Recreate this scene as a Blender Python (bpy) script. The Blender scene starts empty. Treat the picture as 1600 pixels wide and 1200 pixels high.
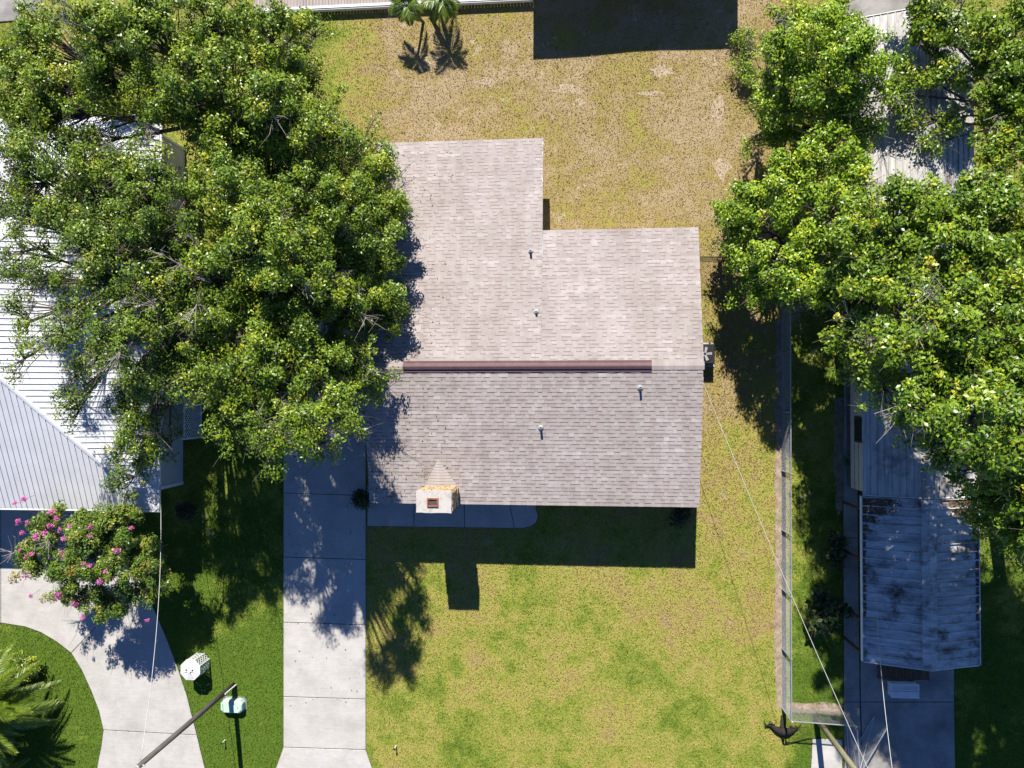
import bpy, math, random
import numpy as np
from mathutils import Vector, Matrix
R = math.radians
rnd = random.Random(7)
rng = np.random.default_rng(7)
scn = bpy.context.scene
COL = scn.collection

# ------------------------------------------------------------------ camera, sky, sun, exposure
F, NX, NY, H = 1110.0, 895.0, 615.0, 30.0          # focal length in px (1600 wide), nadir pixel, flying height
_d = np.array([NX-800, 600-NY, -F]); _d /= np.linalg.norm(_d)
_ex = np.array([1.0, 0, 0])-_d*_d[0]; _ex /= np.linalg.norm(_ex)
_ez = -_d; _ey = np.cross(_ez, _ex)
RC = np.array([_ex, _ey, _ez])                      # camera -> world
def P(px, py, z=0.0):
    w = RC@np.array([px-800, 600-py, -F]); t = (z-H)/w[2]
    return (float(w[0]*t), float(w[1]*t))
def P3(px, py, z=0.0):
    x, y = P(px, py, z); return Vector((x, y, z))
cam = bpy.data.cameras.new('camera'); cam.lens = F/1600*36; cam.sensor_width = 36; cam.sensor_fit = 'HORIZONTAL'
cam.clip_start = 0.5; cam.clip_end = 2000
camo = bpy.data.objects.new('camera', cam); COL.objects.link(camo)
camo.matrix_world = Matrix.Translation((0, 0, H)) @ Matrix([list(r) for r in RC]).to_4x4()
scn.camera = camo
SUN_EL, SUN_AZ = R(41.3), R(-5.5)                   # azimuth from +Y, negative = towards -X
wd = bpy.data.worlds.new('World'); scn.world = wd; wd.use_nodes = True
nt = wd.node_tree; bg = nt.nodes['Background']
sky = nt.nodes.new('ShaderNodeTexSky'); sky.sky_type = 'NISHITA'; sky.sun_disc = False
sky.sun_elevation = SUN_EL; sky.sun_rotation = SUN_AZ
sky.air_density = 0.40; sky.dust_density = 0.0; sky.ozone_density = 10.0
nt.links.new(sky.outputs[0], bg.inputs[0]); bg.inputs[1].default_value = 0.12
sl = bpy.data.lights.new('sun', 'SUN'); sl.energy = 5.0; sl.angle = R(0.5); sl.color = (1.0, 0.95, 0.865)
so = bpy.data.objects.new('sun', sl); COL.objects.link(so); so.location = (-5, 40, 40)
sdir = Vector((math.sin(SUN_AZ)*math.cos(SUN_EL), math.cos(SUN_AZ)*math.cos(SUN_EL), math.sin(SUN_EL)))
so.rotation_euler = sdir.to_track_quat('Z', 'Y').to_euler()
vs = scn.view_settings; vs.view_transform = 'Standard'; vs.look = 'None'; vs.gamma = 1.0; vs.use_curve_mapping = False
vs.exposure = 0.74
scn.render.engine = 'CYCLES'
scn.cycles.max_bounces = 5; scn.cycles.diffuse_bounces = 2; scn.cycles.glossy_bounces = 2
scn.cycles.transmission_bounces = 2; scn.cycles.transparent_max_bounces = 4

# ------------------------------------------------------------------ materials
MATS = {}
def new_mat(name):
    m = bpy.data.materials.new(name); m.use_nodes = True
    MATS[name] = m
    n = m.node_tree.nodes; b = n['Principled BSDF']
    return m, n, m.node_tree.links, b
def ramp(n, stops):
    r = n.new('ShaderNodeValToRGB'); e = r.color_ramp.elements
    while len(e) < len(stops): e.new(0.5)
    for i, (p, c) in enumerate(stops):
        e[i].position = p; e[i].color = (*c, 1)
    return r
def pos(n, l, scale):
    g = n.new('ShaderNodeNewGeometry'); mp = n.new('ShaderNodeMapping')
    l.new(g.outputs['Position'], mp.inputs['Vector'])
    mp.inputs['Scale'].default_value = scale if isinstance(scale, tuple) else (scale,)*3
    return mp.outputs[0]
def noise(n, l, vec, scale=1.0, detail=4, rough=0.6):
    t = n.new('ShaderNodeTexNoise'); l.new(vec, t.inputs['Vector'])
    t.inputs['Scale'].default_value = scale; t.inputs['Detail'].default_value = detail; t.inputs['Roughness'].default_value = rough
    return t.outputs['Fac']
def math_n(n, l, op, a, b=0.0, c=0.0, clamp=False):
    m = n.new('ShaderNodeMath'); m.operation = op; m.use_clamp = clamp
    for i, v in enumerate((a, b, c)):
        if hasattr(v, 'links'): l.new(v, m.inputs[i])
        else: m.inputs[i].default_value = v
    return m.outputs[0]
def mixc(n, l, fac, a, b, mode='MIX'):
    m = n.new('ShaderNodeMix'); m.data_type = 'RGBA'; m.blend_type = mode
    for k, v in ((0, fac), (6, a), (7, b)):
        if hasattr(v, 'links'): l.new(v, m.inputs[k])
        elif k == 0: m.inputs[0].default_value = v
        else: m.inputs[k].default_value = (*v, 1)
    return m.outputs[2]
def bump(n, l, b, h, strength=0.5, dist=0.02):
    bp = n.new('ShaderNodeBump'); l.new(h, bp.inputs['Height'])
    bp.inputs['Strength'].default_value = strength; bp.inputs['Distance'].default_value = dist
    l.new(bp.outputs[0], b.inputs['Normal'])
def simple(name, c1, c2=None, scale=6, rough=0.7, spec=0.3, bumps=0.0, metallic=0.0, stretch=(1, 1, 1), lo=0.35, hi=0.65):
    m, n, l, b = new_mat(name)
    b.inputs['Roughness'].default_value = rough; b.inputs['Metallic'].default_value = metallic
    b.inputs['Specular IOR Level'].default_value = spec
    if c2 is None: c2 = tuple(x*0.8 for x in c1)
    v = pos(n, l, stretch)
    f = noise(n, l, v, scale, 6, 0.65)
    r = ramp(n, [(lo, c2), (hi, c1)]); l.new(f, r.inputs[0])
    l.new(r.outputs[0], b.inputs['Base Color'])
    if bumps:
        bump(n, l, b, noise(n, l, v, scale*6, 4), bumps, 0.02)
    return m

def lawn_material():
    m, n, l, b = new_mat('lawn')
    b.inputs['Roughness'].default_value = 0.85; b.inputs['Specular IOR Level'].default_value = 0.12
    v = pos(n, l, 1.0)
    sx = n.new('ShaderNodeSeparateXYZ'); l.new(v, sx.inputs[0])
    yy = n.new('ShaderNodeMapRange'); l.new(sx.outputs[1], yy.inputs[0])
    yy.inputs[1].default_value = -15.0; yy.inputs[2].default_value = 9.0; yy.inputs[3].default_value = 0.0; yy.inputs[4].default_value = 1.0
    big = noise(n, l, v, 0.28, 4, 0.6); mid = noise(n, l, v, 1.3, 5, 0.65); fine = noise(n, l, v, 9.0, 5, 0.75)
    # side yards (west of x=-8.5, east of x=8.6) are watered and greener
    sw = n.new('ShaderNodeMapRange'); l.new(sx.outputs[0], sw.inputs[0])
    sw.inputs[1].default_value = -8.0; sw.inputs[2].default_value = -11.0; sw.inputs[3].default_value = 0; sw.inputs[4].default_value = 0.5
    se = n.new('ShaderNodeMapRange'); l.new(sx.outputs[0], se.inputs[0])
    se.inputs[1].default_value = 8.3; se.inputs[2].default_value = 9.2; se.inputs[3].default_value = 0; se.inputs[4].default_value = 0.45
    k = math_n(n, l, 'MULTIPLY_ADD', yy.outputs[0], 0.47, 0.15)
    k = math_n(n, l, 'SUBTRACT', k, sw.outputs[0]); k = math_n(n, l, 'SUBTRACT', k, se.outputs[0])
    k = math_n(n, l, 'ADD', k, math_n(n, l, 'MULTIPLY_ADD', big, 1.5, -0.75))
    k = math_n(n, l, 'ADD', k, math_n(n, l, 'MULTIPLY_ADD', mid, 1.1, -0.55))
    k = math_n(n, l, 'ADD', k, math_n(n, l, 'MULTIPLY_ADD', fine, 0.9, -0.24))
    r = ramp(n, [(0.0, (0.10, 0.17, 0.02)), (0.28, (0.235, 0.285, 0.045)), (0.5, (0.36, 0.335, 0.085)), (0.75, (0.355, 0.275, 0.11)), (1.0, (0.43, 0.335, 0.20))])
    l.new(k, r.inputs[0])
    speck = noise(n, l, v, 26.0, 4, 0.8)
    rs = ramp(n, [(0.34, (0.52, 0.50, 0.46)), (0.66, (1.28, 1.27, 1.24))]); l.new(speck, rs.inputs[0])
    c = mixc(n, l, 1.0, r.outputs[0], rs.outputs[0], 'MULTIPLY')
    # bare sandy soil showing through in the dry back yard
    so_ = noise(n, l, v, 0.9, 6, 0.7)
    so2 = math_n(n, l, 'MULTIPLY', math_n(n, l, 'GREATER_THAN', so_, 0.63), yy.outputs[0])
    c = mixc(n, l, math_n(n, l, 'MULTIPLY', so2, 0.45), c, (0.55, 0.47, 0.38))
    l.new(c, b.inputs['Base Color'])
    bump(n, l, b, speck, 0.6, 0.04)
    return m
lawn_material()

def concrete(name, c1, c2, scale=1.2):
    m, n, l, b = new_mat(name)
    b.inputs['Roughness'].default_value = 0.85; b.inputs['Specular IOR Level'].default_value = 0.2
    v = pos(n, l, 1.0)
    a = noise(n, l, v, scale, 7, 0.7); r = ramp(n, [(0.3, c2), (0.6, c1)]); l.new(a, r.inputs[0])
    vs_ = pos(n, l, (1.0, 7.0, 1.0)); st = noise(n, l, vs_, 1.6, 5, 0.7)
    rs = ramp(n, [(0.36, (0.93, 0.925, 0.915)), (0.56, (1, 1, 1))]); l.new(st, rs.inputs[0])
    g = noise(n, l, v, 30, 3, 0.7); rg = ramp(n, [(0.3, (0.9, 0.9, 0.9)), (0.6, (1.03, 1.03, 1.03))]); l.new(g, rg.inputs[0])
    oi = n.new('ShaderNodeObjectInfo')
    ro = ramp(n, [(0, (0.93, 0.93, 0.925)), (1, (1.02, 1.02, 1.02))]); l.new(oi.outputs['Random'], ro.inputs[0])
    c = mixc(n, l, 1, r.outputs[0], rs.outputs[0], 'MULTIPLY'); c = mixc(n, l, 1, c, rg.outputs[0], 'MULTIPLY')
    c = mixc(n, l, 1, c, ro.outputs[0], 'MULTIPLY')
    l.new(c, b.inputs['Base Color']); bump(n, l, b, g, 0.25, 0.01)
    return m
concrete('concrete', (0.53, 0.505, 0.477), (0.41, 0.39, 0.365), 0.9)
concrete('old_concrete', (0.36, 0.34, 0.32), (0.20, 0.19, 0.18), 0.8)
simple('joint_fill', (0.10, 0.09, 0.075), (0.05, 0.05, 0.045), 8, 0.95)
simple('dirt', (0.40, 0.32, 0.25), (0.22, 0.17, 0.12), 3, 0.95, 0.1, 0.5)
simple('mulch', (0.11, 0.08, 0.06), (0.05, 0.04, 0.03), 9, 0.95, 0.1, 0.8)

def shingle_material():
    m, n, l, b = new_mat('shingle')
    b.inputs['Roughness'].default_value = 0.92; b.inputs['Specular IOR Level'].default_value = 0.12
    at = n.new('ShaderNodeAttribute'); at.attribute_name = 'tint'
    r = ramp(n, [(0.0, (0.13, 0.09, 0.08)), (0.2, (0.21, 0.155, 0.14)), (0.45, (0.368, 0.325, 0.305)), (0.7, (0.422, 0.378, 0.36)), (1.0, (0.495, 0.455, 0.438))])
    l.new(at.outputs['Fac'], r.inputs[0])
    v = pos(n, l, 1.0); g = noise(n, l, v, 60, 3, 0.8)
    rg = ramp(n, [(0.3, (0.86, 0.86, 0.86)), (0.7, (1.08, 1.08, 1.08))]); l.new(g, rg.inputs[0])
    w = noise(n, l, v, 0.5, 5, 0.65); rw = ramp(n, [(0.33, (0.88, 0.875, 0.86)), (0.62, (1.05, 1.04, 1.05))]); l.new(w, rw.inputs[0])
    st = noise(n, l, pos(n, l, (2.4, 0.22, 1)), 1.0, 5, 0.65); rst = ramp(n, [(0.36, (0.90, 0.885, 0.87)), (0.6, (1.02, 1.02, 1.02))]); l.new(st, rst.inputs[0])
    c = mixc(n, l, 1, r.outputs[0], rg.outputs[0], 'MULTIPLY'); c = mixc(n, l, 1, c, rw.outputs[0], 'MULTIPLY')
    c = mixc(n, l, 1, c, rst.outputs[0], 'MULTIPLY')
    l.new(c, b.inputs['Base Color'])
shingle_material()
simple('roof_deck', (0.16, 0.125, 0.11), None, 5, 0.95)
simple('white_trim', (0.74, 0.73, 0.70), (0.62, 0.61, 0.58), 3, 0.55)
simple('house_wall', (0.55, 0.50, 0.43), (0.48, 0.44, 0.38), 2, 0.85, 0.2, 0.3)
simple('ridge_metal', (0.17, 0.10, 0.105), (0.13, 0.08, 0.085), 4, 0.7, 0.2)
simple('vent_metal', (0.42, 0.42, 0.43), (0.28, 0.28, 0.29), 9, 0.5, 0.5)
simple('black_rubber', (0.02, 0.02, 0.022), None, 5, 0.6)
def stone_material():
    m, n, l, b = new_mat('chimney_stone')
    b.inputs['Roughness'].default_value = 0.9
    oi = n.new('ShaderNodeObjectInfo')
    r = ramp(n, [(0, (0.46, 0.30, 0.13)), (0.35, (0.54, 0.40, 0.20)), (0.7, (0.50, 0.41, 0.29)), (1, (0.34, 0.23, 0.12))]); l.new(oi.outputs['Random'], r.inputs[0])
    v = pos(n, l, 1.0); f = noise(n, l, v, 12, 5, 0.7); rf = ramp(n, [(0.3, (0.65, 0.62, 0.6)), (0.7, (1.15, 1.12, 1.05))]); l.new(f, rf.inputs[0])
    l.new(mixc(n, l, 1, r.outputs[0], rf.outputs[0], 'MULTIPLY'), b.inputs['Base Color']); bump(n, l, b, f, 0.7, 0.03)
stone_material()
simple('mortar', (0.40, 0.36, 0.30), (0.28, 0.24, 0.19), 10, 0.95, 0.1, 0.5)
simple('chimney_cap', (0.52, 0.485, 0.455), (0.36, 0.335, 0.32), 5, 0.9, 0.2, 0.6, lo=0.3, hi=0.52)
simple('terracotta', (0.34, 0.13, 0.07), (0.24, 0.09, 0.05), 10, 0.8)
simple('flue_dark', (0.10, 0.09, 0.085), (0.05, 0.045, 0.04), 10, 0.9)
simple('glass_dark', (0.03, 0.035, 0.04), None, 2, 0.08, 0.6)
simple('white_metal_roof', (0.70, 0.71, 0.73), (0.62, 0.63, 0.65), 1.1, 0.38, 0.4)
simple('neighbour_wall', (0.50, 0.47, 0.42), (0.44, 0.42, 0.38), 2, 0.8)
simple('white_paint', (0.78, 0.78, 0.77), (0.66, 0.66, 0.65), 4, 0.5)
simple('cream_siding', (0.60, 0.55, 0.45), (0.48, 0.44, 0.36), 2.2, 0.7)
simple('skirting', (0.16, 0.13, 0.10), (0.09, 0.075, 0.06), 3, 0.9)
simple('brown_frame', (0.10, 0.055, 0.03), None, 4, 0.6)
def weathered_sheet(name, c1, c2, dirt, lo, hi, stretch):
    m, n, l, b = new_mat(name)
    b.inputs['Roughness'].default_value = 0.5; b.inputs['Specular IOR Level'].default_value = 0.4
    v = pos(n, l, stretch); f = noise(n, l, v, 1.6, 6, 0.7); r = ramp(n, [(0.3, c2), (0.62, c1)]); l.new(f, r.inputs[0])
    v2 = pos(n, l, 1.0); d = noise(n, l, v2, 1.0, 7, 0.72)
    rd = ramp(n, [(lo, (0, 0, 0)), (hi, (1, 1, 1))]); l.new(d, rd.inputs[0])
    l.new(mixc(n, l, rd.outputs[0], r.outputs[0], dirt), b.inputs['Base Color'])
weathered_sheet('mobile_home_roof', (0.60, 0.58, 0.55), (0.28, 0.265, 0.25), (0.18, 0.15, 0.13), 0.52, 0.72, (4.0, 0.35, 1))
weathered_sheet('carport_sheet', (0.66, 0.66, 0.67), (0.22, 0.22, 0.225), (0.12, 0.075, 0.05), 0.50, 0.64, (0.5, 2.5, 1))
simple('leaf_litter', (0.26, 0.16, 0.09), (0.15, 0.09, 0.05), 14, 0.95, 0.1, 0.8)
simple('galvanised', (0.52, 0.53, 0.54), (0.42, 0.43, 0.44), 5, 0.4, 0.5, 0.0, 0.5)
simple('black_metal', (0.025, 0.025, 0.027), None, 5, 0.5)
simple('pole_grey_wood', (0.155, 0.14, 0.12), (0.085, 0.078, 0.066), 3, 0.9, 0.1, 0.5, 0, (6, 6, 0.6))
simple('pole_tan_wood', (0.34, 0.32, 0.20), (0.24, 0.22, 0.13), 3, 0.9, 0.1, 0.5, 0, (6, 6, 0.6))
simple('cable', (0.55, 0.54, 0.52), None, 4, 0.5)
simple('mint_plastic', (0.50, 0.68, 0.52), (0.44, 0.62, 0.47), 3, 0.45, 0.4)
simple('hose_green', (0.03, 0.22, 0.09), (0.02, 0.14, 0.06), 12, 0.4, 0.4)
simple('deck_wood', (0.46, 0.40, 0.36), (0.32, 0.27, 0.245), 2.0, 0.9, 0.1, 0.3, 0, (8, 0.8, 1))
simple('pallet_wood', (0.20, 0.13, 0.085), (0.11, 0.07, 0.045), 2.5, 0.9, 0.1, 0.3, 0, (6, 1, 1))
simple('shadow_dark', (0.035, 0.028, 0.022), (0.018, 0.015, 0.012), 10, 0.9)  # near-black colour for the shape that stands in for a lawn shadow
simple('bark', (0.20, 0.17, 0.145), (0.10, 0.085, 0.07), 5, 0.95, 0.1, 0.6)
simple('dead_twig', (0.34, 0.30, 0.26), (0.22, 0.19, 0.17), 8, 0.9)
simple('palm_trunk', (0.22, 0.17, 0.12), (0.11, 0.085, 0.06), 9, 0.95, 0.1, 0.6)
simple('asphalt_roof', (0.12, 0.12, 0.125), (0.08, 0.08, 0.085), 6, 0.9)

def foliage(name, stops, trans=(0.22, 0.34, 0.03), rough=0.38, tf=0.15, spec=0.40):
    m, n, l, b = new_mat(name)
    b.inputs['Roughness'].default_value = rough; b.inputs['Specular IOR Level'].default_value = spec
    at = n.new('ShaderNodeAttribute'); at.attribute_name = 'tint'
    r = ramp(n, stops); l.new(at.outputs['Fac'], r.inputs[0]); l.new(r.outputs[0], b.inputs['Base Color'])
    t = n.new('ShaderNodeBsdfTranslucent')
    tc = mixc(n, l, 0.5, r.outputs[0], trans); l.new(tc, t.inputs[0])
    mx = n.new('ShaderNodeMixShader'); mx.inputs[0].default_value = tf
    l.new(b.outputs[0], mx.inputs[1]); l.new(t.outputs[0], mx.inputs[2])
    l.new(mx.outputs[0], n['Material Output'].inputs[0])
foliage('oak_leaf', [(0.0, (0.067, 0.128, 0.011)), (0.4, (0.160, 0.256, 0.018)), (0.75, (0.266, 0.358, 0.022)), (1.0, (0.452, 0.435, 0.033))])
foliage('dark_oak_leaf', [(0.0, (0.060, 0.115, 0.013)), (0.4, (0.133, 0.224, 0.018)), (0.8, (0.239, 0.320, 0.022)), (1.0, (0.399, 0.397, 0.033))])
foliage('bright_leaf', [(0.0, (0.106, 0.192, 0.013)), (0.4, (0.226, 0.371, 0.020)), (0.8, (0.359, 0.486, 0.028)), (1.0, (0.532, 0.550, 0.039))])
foliage('maple_leaf', [(0.0, (0.067, 0.134, 0.013)), (0.45, (0.166, 0.282, 0.018)), (0.8, (0.293, 0.384, 0.022)), (1.0, (0.50, 0.46, 0.033))])
foliage('myrtle_leaf', [(0.0, (0.053, 0.115, 0.017)), (0.5, (0.160, 0.256, 0.028)), (0.85, (0.293, 0.333, 0.039)), (1.0, (0.479, 0.243, 0.066))])
foliage('shrub_leaf', [(0.0, (0.012, 0.03, 0.01)), (0.6, (0.035, 0.07, 0.015)), (1.0, (0.16, 0.16, 0.03))])
foliage('palm_leaf', [(0.0, (0.035, 0.08, 0.010)), (0.5, (0.10, 0.18, 0.018)), (1.0, (0.24, 0.29, 0.03))])
foliage('pink_petal', [(0.0, (0.55, 0.08, 0.32)), (0.6, (0.72, 0.15, 0.46)), (1.0, (0.80, 0.30, 0.55))], (0.8, 0.2, 0.5), 0.7, 0.25, 0.2)

# ------------------------------------------------------------------ helpers
ORG = {}
def link(o): COL.objects.link(o); return o
def tag(o, label=None, cat=None, group=None, kind=None):
    if label: o['label'] = label
    if cat: o['category'] = cat
    if group: o['group'] = group
    if kind: o['kind'] = kind
    return o
def thing(name, label, cat, loc=(0, 0, 0), group=None):
    o = bpy.data.objects.new(name, None); link(o); o.location = loc; o.empty_display_size = 0.2
    ORG[o] = Vector(loc); return tag(o, label, cat, group)
class MB:
    def __init__(s): s.v = []; s.f = []; s.t = []
    def add(s, vs, fs, tint=None):
        k = len(s.v); s.v += [tuple(v) for v in vs]; s.f += [tuple(i+k for i in f) for f in fs]
        if tint is not None: s.t += [tint]*len(fs) if not isinstance(tint, (list, tuple)) else list(tint)
        return s
    def box(s, a, b):
        (x0, y0, z0), (x1, y1, z1) = a, b
        return s.add([(x0, y0, z0), (x1, y0, z0), (x1, y1, z0), (x0, y1, z0), (x0, y0, z1), (x1, y0, z1), (x1, y1, z1), (x0, y1, z1)],
                     [(3, 2, 1, 0), (4, 5, 6, 7), (0, 1, 5, 4), (1, 2, 6, 5), (2, 3, 7, 6), (3, 0, 4, 7)])
    def cbox(s, a, b, c=0.02):                      # box with chamfered top
        (x0, y0, z0), (x1, y1, z1) = a, b
        v = [(x0, y0, z0), (x1, y0, z0), (x1, y1, z0), (x0, y1, z0), (x0, y0, z1-c), (x1, y0, z1-c), (x1, y1, z1-c), (x0, y1, z1-c),
             (x0+c, y0+c, z1), (x1-c, y0+c, z1), (x1-c, y1-c, z1), (x0+c, y1-c, z1)]
        f = [(3, 2, 1, 0), (8, 9, 10, 11)]
        for i in range(4):
            j = (i+1) % 4; f += [(i, j, j+4, i+4), (i+4, j+4, j+8, i+8)]
        return s.add(v, f)
    def prism(s, poly, z0, z1, c=0.0):
        n = len(poly); a = sum(poly[i][0]*poly[(i+1) % n][1]-poly[(i+1) % n][0]*poly[i][1] for i in range(n))
        if a < 0: poly = poly[::-1]
        v = [(x, y, z0) for x, y in poly]+[(x, y, z1) for x, y in poly]
        f = [tuple(range(n))[::-1], tuple(range(n, 2*n))]+[(i, (i+1) % n, (i+1) % n+n, i+n) for i in range(n)]
        return s.add(v, f)
    def tube(s, pts, radii, n=6, cap=True):
        pts = [Vector(p) for p in pts]
        if not isinstance(radii, (list, tuple)): radii = [radii]*len(pts)
        k = len(s.v); ref = Vector((0.31, 0.17, 0.93))
        for i, p in enumerate(pts):
            d = (pts[min(i+1, len(pts)-1)]-pts[max(i-1, 0)])
            d = d.normalized() if d.length > 1e-9 else Vector((0, 0, 1))
            if abs(d.dot(ref)) > 0.97: ref = Vector((0.9, 0.3, 0.2))
            a = d.cross(ref).normalized(); b_ = d.cross(a)
            for j in range(n):
                q = 2*math.pi*j/n; s.v.append(tuple(p+(a*math.cos(q)+b_*math.sin(q))*radii[i]))
        for i in range(len(pts)-1):
            for j in range(n):
                s.f.append((k+i*n+j, k+i*n+(j+1) % n, k+(i+1)*n+(j+1) % n, k+(i+1)*n+j))
        if cap and n > 2:
            s.f.append(tuple(k+j for j in range(n))[::-1]); s.f.append(tuple(k+(len(pts)-1)*n+j for j in range(n)))
        return s
    def quad_xform(s, mb, M):
        s.add([M@Vector(v) for v in mb.v], mb.f, mb.t if mb.t else None); return s
    def mesh(s, name, mat, off=(0, 0, 0), smooth=False):
        me = bpy.data.meshes.new(name); o = Vector(off)
        me.from_pydata([tuple(Vector(v)-o) for v in s.v] if o.length else s.v, [], s.f)
        if s.t:
            a = me.attributes.new('tint', 'FLOAT', 'FACE'); a.data.foreach_set('value', s.t)
        me.materials.append(MATS[mat])
        if smooth: me.polygons.foreach_set('use_smooth', [True]*len(me.polygons))
        me.update(); return me
    def part(s, name, mat, parent, smooth=False, kind=None):
        o = bpy.data.objects.new(name, s.mesh(name, mat, ORG[parent], smooth)); link(o); o.parent = parent
        ORG[o] = ORG[parent].copy()
        if kind: o['kind'] = kind
        return o
    def top(s, name, mat, label=None, cat=None, base=(0, 0, 0), kind=None, group=None, smooth=False):
        o = bpy.data.objects.new(name, s.mesh(name, mat, base, smooth)); link(o); o.location = base
        ORG[o] = Vector(base); return tag(o, label, cat, group, kind)
def child(name, me, parent, loc, rot=(0, 0, 0), sc=1.0):
    o = bpy.data.objects.new(name, me); link(o); o.parent = parent
    o.location = Vector(loc)-ORG[parent]; o.rotation_euler = rot; o.scale = (sc,)*3 if not isinstance(sc, tuple) else sc
    return o
def fast_mesh(name, V, n_per, mat, tint=None):
    """V: (N, n_per, 3) -> N polygons of n_per corners"""
    N = len(V); me = bpy.data.meshes.new(name)
    me.vertices.add(N*n_per); me.vertices.foreach_set('co', np.ascontiguousarray(V, dtype=np.float32).ravel())
    me.loops.add(N*n_per); me.loops.foreach_set('vertex_index', np.arange(N*n_per, dtype=np.int32))
    me.polygons.add(N); me.polygons.foreach_set('loop_start', np.arange(0, N*n_per, n_per, dtype=np.int32))
    if tint is not None:
        a = me.attributes.new('tint', 'FLOAT', 'FACE'); a.data.foreach_set('value', np.ascontiguousarray(tint, dtype=np.float32))
    me.materials.append(MATS[mat]); me.update(calc_edges=True); me.validate(); return me
def PP(lst, z=0.0): return [P(x, y, z) for x, y in lst]
def inset(poly, g):
    c = np.mean(np.array(poly), axis=0); out = []
    n = len(poly); a = sum(poly[i][0]*poly[(i+1) % n][1]-poly[(i+1) % n][0]*poly[i][1] for i in range(n))
    sgn = 1 if a > 0 else -1
    for i in range(n):
        p0, p, p1 = (np.array(poly[j % n]) for j in (i-1, i, i+1))
        e0 = (p-p0)/max(1e-6, np.linalg.norm(p-p0)); e1 = (p1-p)/max(1e-6, np.linalg.norm(p1-p))
        n0 = np.array([-e0[1], e0[0]])*sgn; n1 = np.array([-e1[1], e1[0]])*sgn
        m = n0+n1; m = m/max(0.3, float(m@m))*2
        out.append(tuple(p+m*g))
    return out

# ------------------------------------------------------------------ ground and pavements
g = MB(); g.add([(-400, -400, 0), (400, -400, 0), (400, 400, 0), (-400, 400, 0)], [(0, 1, 2, 3)])
g.top('ground', 'lawn', kind='structure')
PAVED = []
def pavement(name, slabs, mat='concrete', z=0.06, gap=0.012):
    if mat == 'concrete': z = 0.036
    bed = MB()
    for s in slabs:
        bed.prism(PP(s), 0.002, 0.022)
    base = bed.top(name, 'joint_fill', kind='structure')
    for s in slabs:
        w = PP(s); PAVED.append(inset(w, 0.035)); w2 = inset(w, gap); w3 = inset(w, gap+0.012)
        n = len(w2); a = sum(w2[i][0]*w2[(i+1) % n][1]-w2[(i+1) % n][0]*w2[i][1] for i in range(n))
        if a < 0: w2 = w2[::-1]; w3 = w3[::-1]
        m = MB(); v = [(x, y, 0.024) for x, y in w2]+[(x, y, z-0.012) for x, y in w2]+[(x, y, z) for x, y in w3]
        f = [tuple(range(2*n, 3*n))]
        for i in range(n):
            j = (i+1) % n; f += [(i, j, j+n, i+n), (i+n, j+n, j+2*n, i+2*n)]
        m.add(v, f); m.part('slab', mat, base)
    return base
ys = [300, 410, 520, 640, 770, 870, 972, 1088, 1167]
slabs = [[(443, a), (572, a+4), (572, b+4), (443, b)] for a, b in zip(ys[:-1], ys[1:])]
slabs.append([(443, 1167), (572, 1171), (592, 1230), (421, 1230)])
pavement('driveway', slabs)
arc = [(838, 795), (841, 806), (838, 816), (830, 822), (818, 825)]
pavement('front_walkway', [[(574, 757), (647, 757), (647, 823), (574, 822)], [(647, 757), (726, 757), (726, 824), (647, 823)],
                           [(726, 757), (790, 757), (804, 825), (726, 824)], [(790, 757), (838, 757)]+arc+[(804, 825)]])
pavement('curved_driveway', [
    [(-90, 780), (2, 780), (2, 973), (-90, 985)],
    [(2, 780), (165, 790), (190, 850), (218, 906), (112, 1020), (90, 1003), (65, 988), (40, 979), (2, 973)],
    [(218, 906), (240, 948), (262, 1000), (277, 1040), (292, 1085), (308, 1148), (162, 1140), (155, 1110), (143, 1079), (128, 1046), (112, 1020)],
    [(162, 1140), (308, 1148), (317, 1185), (330, 1240), (146, 1240), (153, 1195), (159, 1165)]])
pavement('side_driveway', [[(1318, 560), (1338, 560), (1340, 840), (1317, 840)], [(1317, 840), (1340, 840), (1343, 1096), (1318, 1096)],
                           [(1318, 1096), (1343, 1096), (1347, 1235), (1319, 1235)],
                           [(1341, 772), (1490, 772), (1490, 1096), (1344, 1096)], [(1344, 1096), (1490, 1096), (1492, 1235), (1348, 1235)]], 'old_concrete')
pavement('concrete_apron', [[(1269, 1153), (1316, 1155), (1316, 1235), (1265, 1235)]], 'concrete')
pavement('rear_patio', [[(1320, -30), (1430, -30), (1430, 30), (1320, 30)]], 'old_concrete')
pavement('corner_patio', [[(-60, -30), (60, -30), (70, 30), (-60, 40)]], 'old_concrete')
def sheet(name, poly, mat, z):
    return MB().prism(PP(poly), 0.001, z).top(name, mat, kind='structure')
def ragged(poly, amp=4, step=14):
    out = []
    for i, (x, y) in enumerate(poly):
        x1, y1 = poly[(i+1) % len(poly)]; n = max(1, int(math.hypot(x1-x, y1-y)/step))
        for k in range(n): out.append((x+(x1-x)*k/n+rnd.uniform(-amp, amp), y+(y1-y)*k/n+rnd.uniform(-amp, amp)))
    return out
sheet('dirt_strip_fence', ragged([(1211, 500), (1226, 500), (1227, 1098), (1300, 1096), (1316, 1104), (1314, 1120), (1240, 1112), (1212, 1108)], 2.5), 'dirt', 0.004)
sheet('dirt_strip_home', ragged([(1303, 620), (1318, 620), (1318, 800), (1306, 805)], 3), 'dirt', 0.008)
simple('sand', (0.48, 0.39, 0.29), (0.38, 0.29, 0.17), 5, 0.95, 0.1, 0.4)
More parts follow.
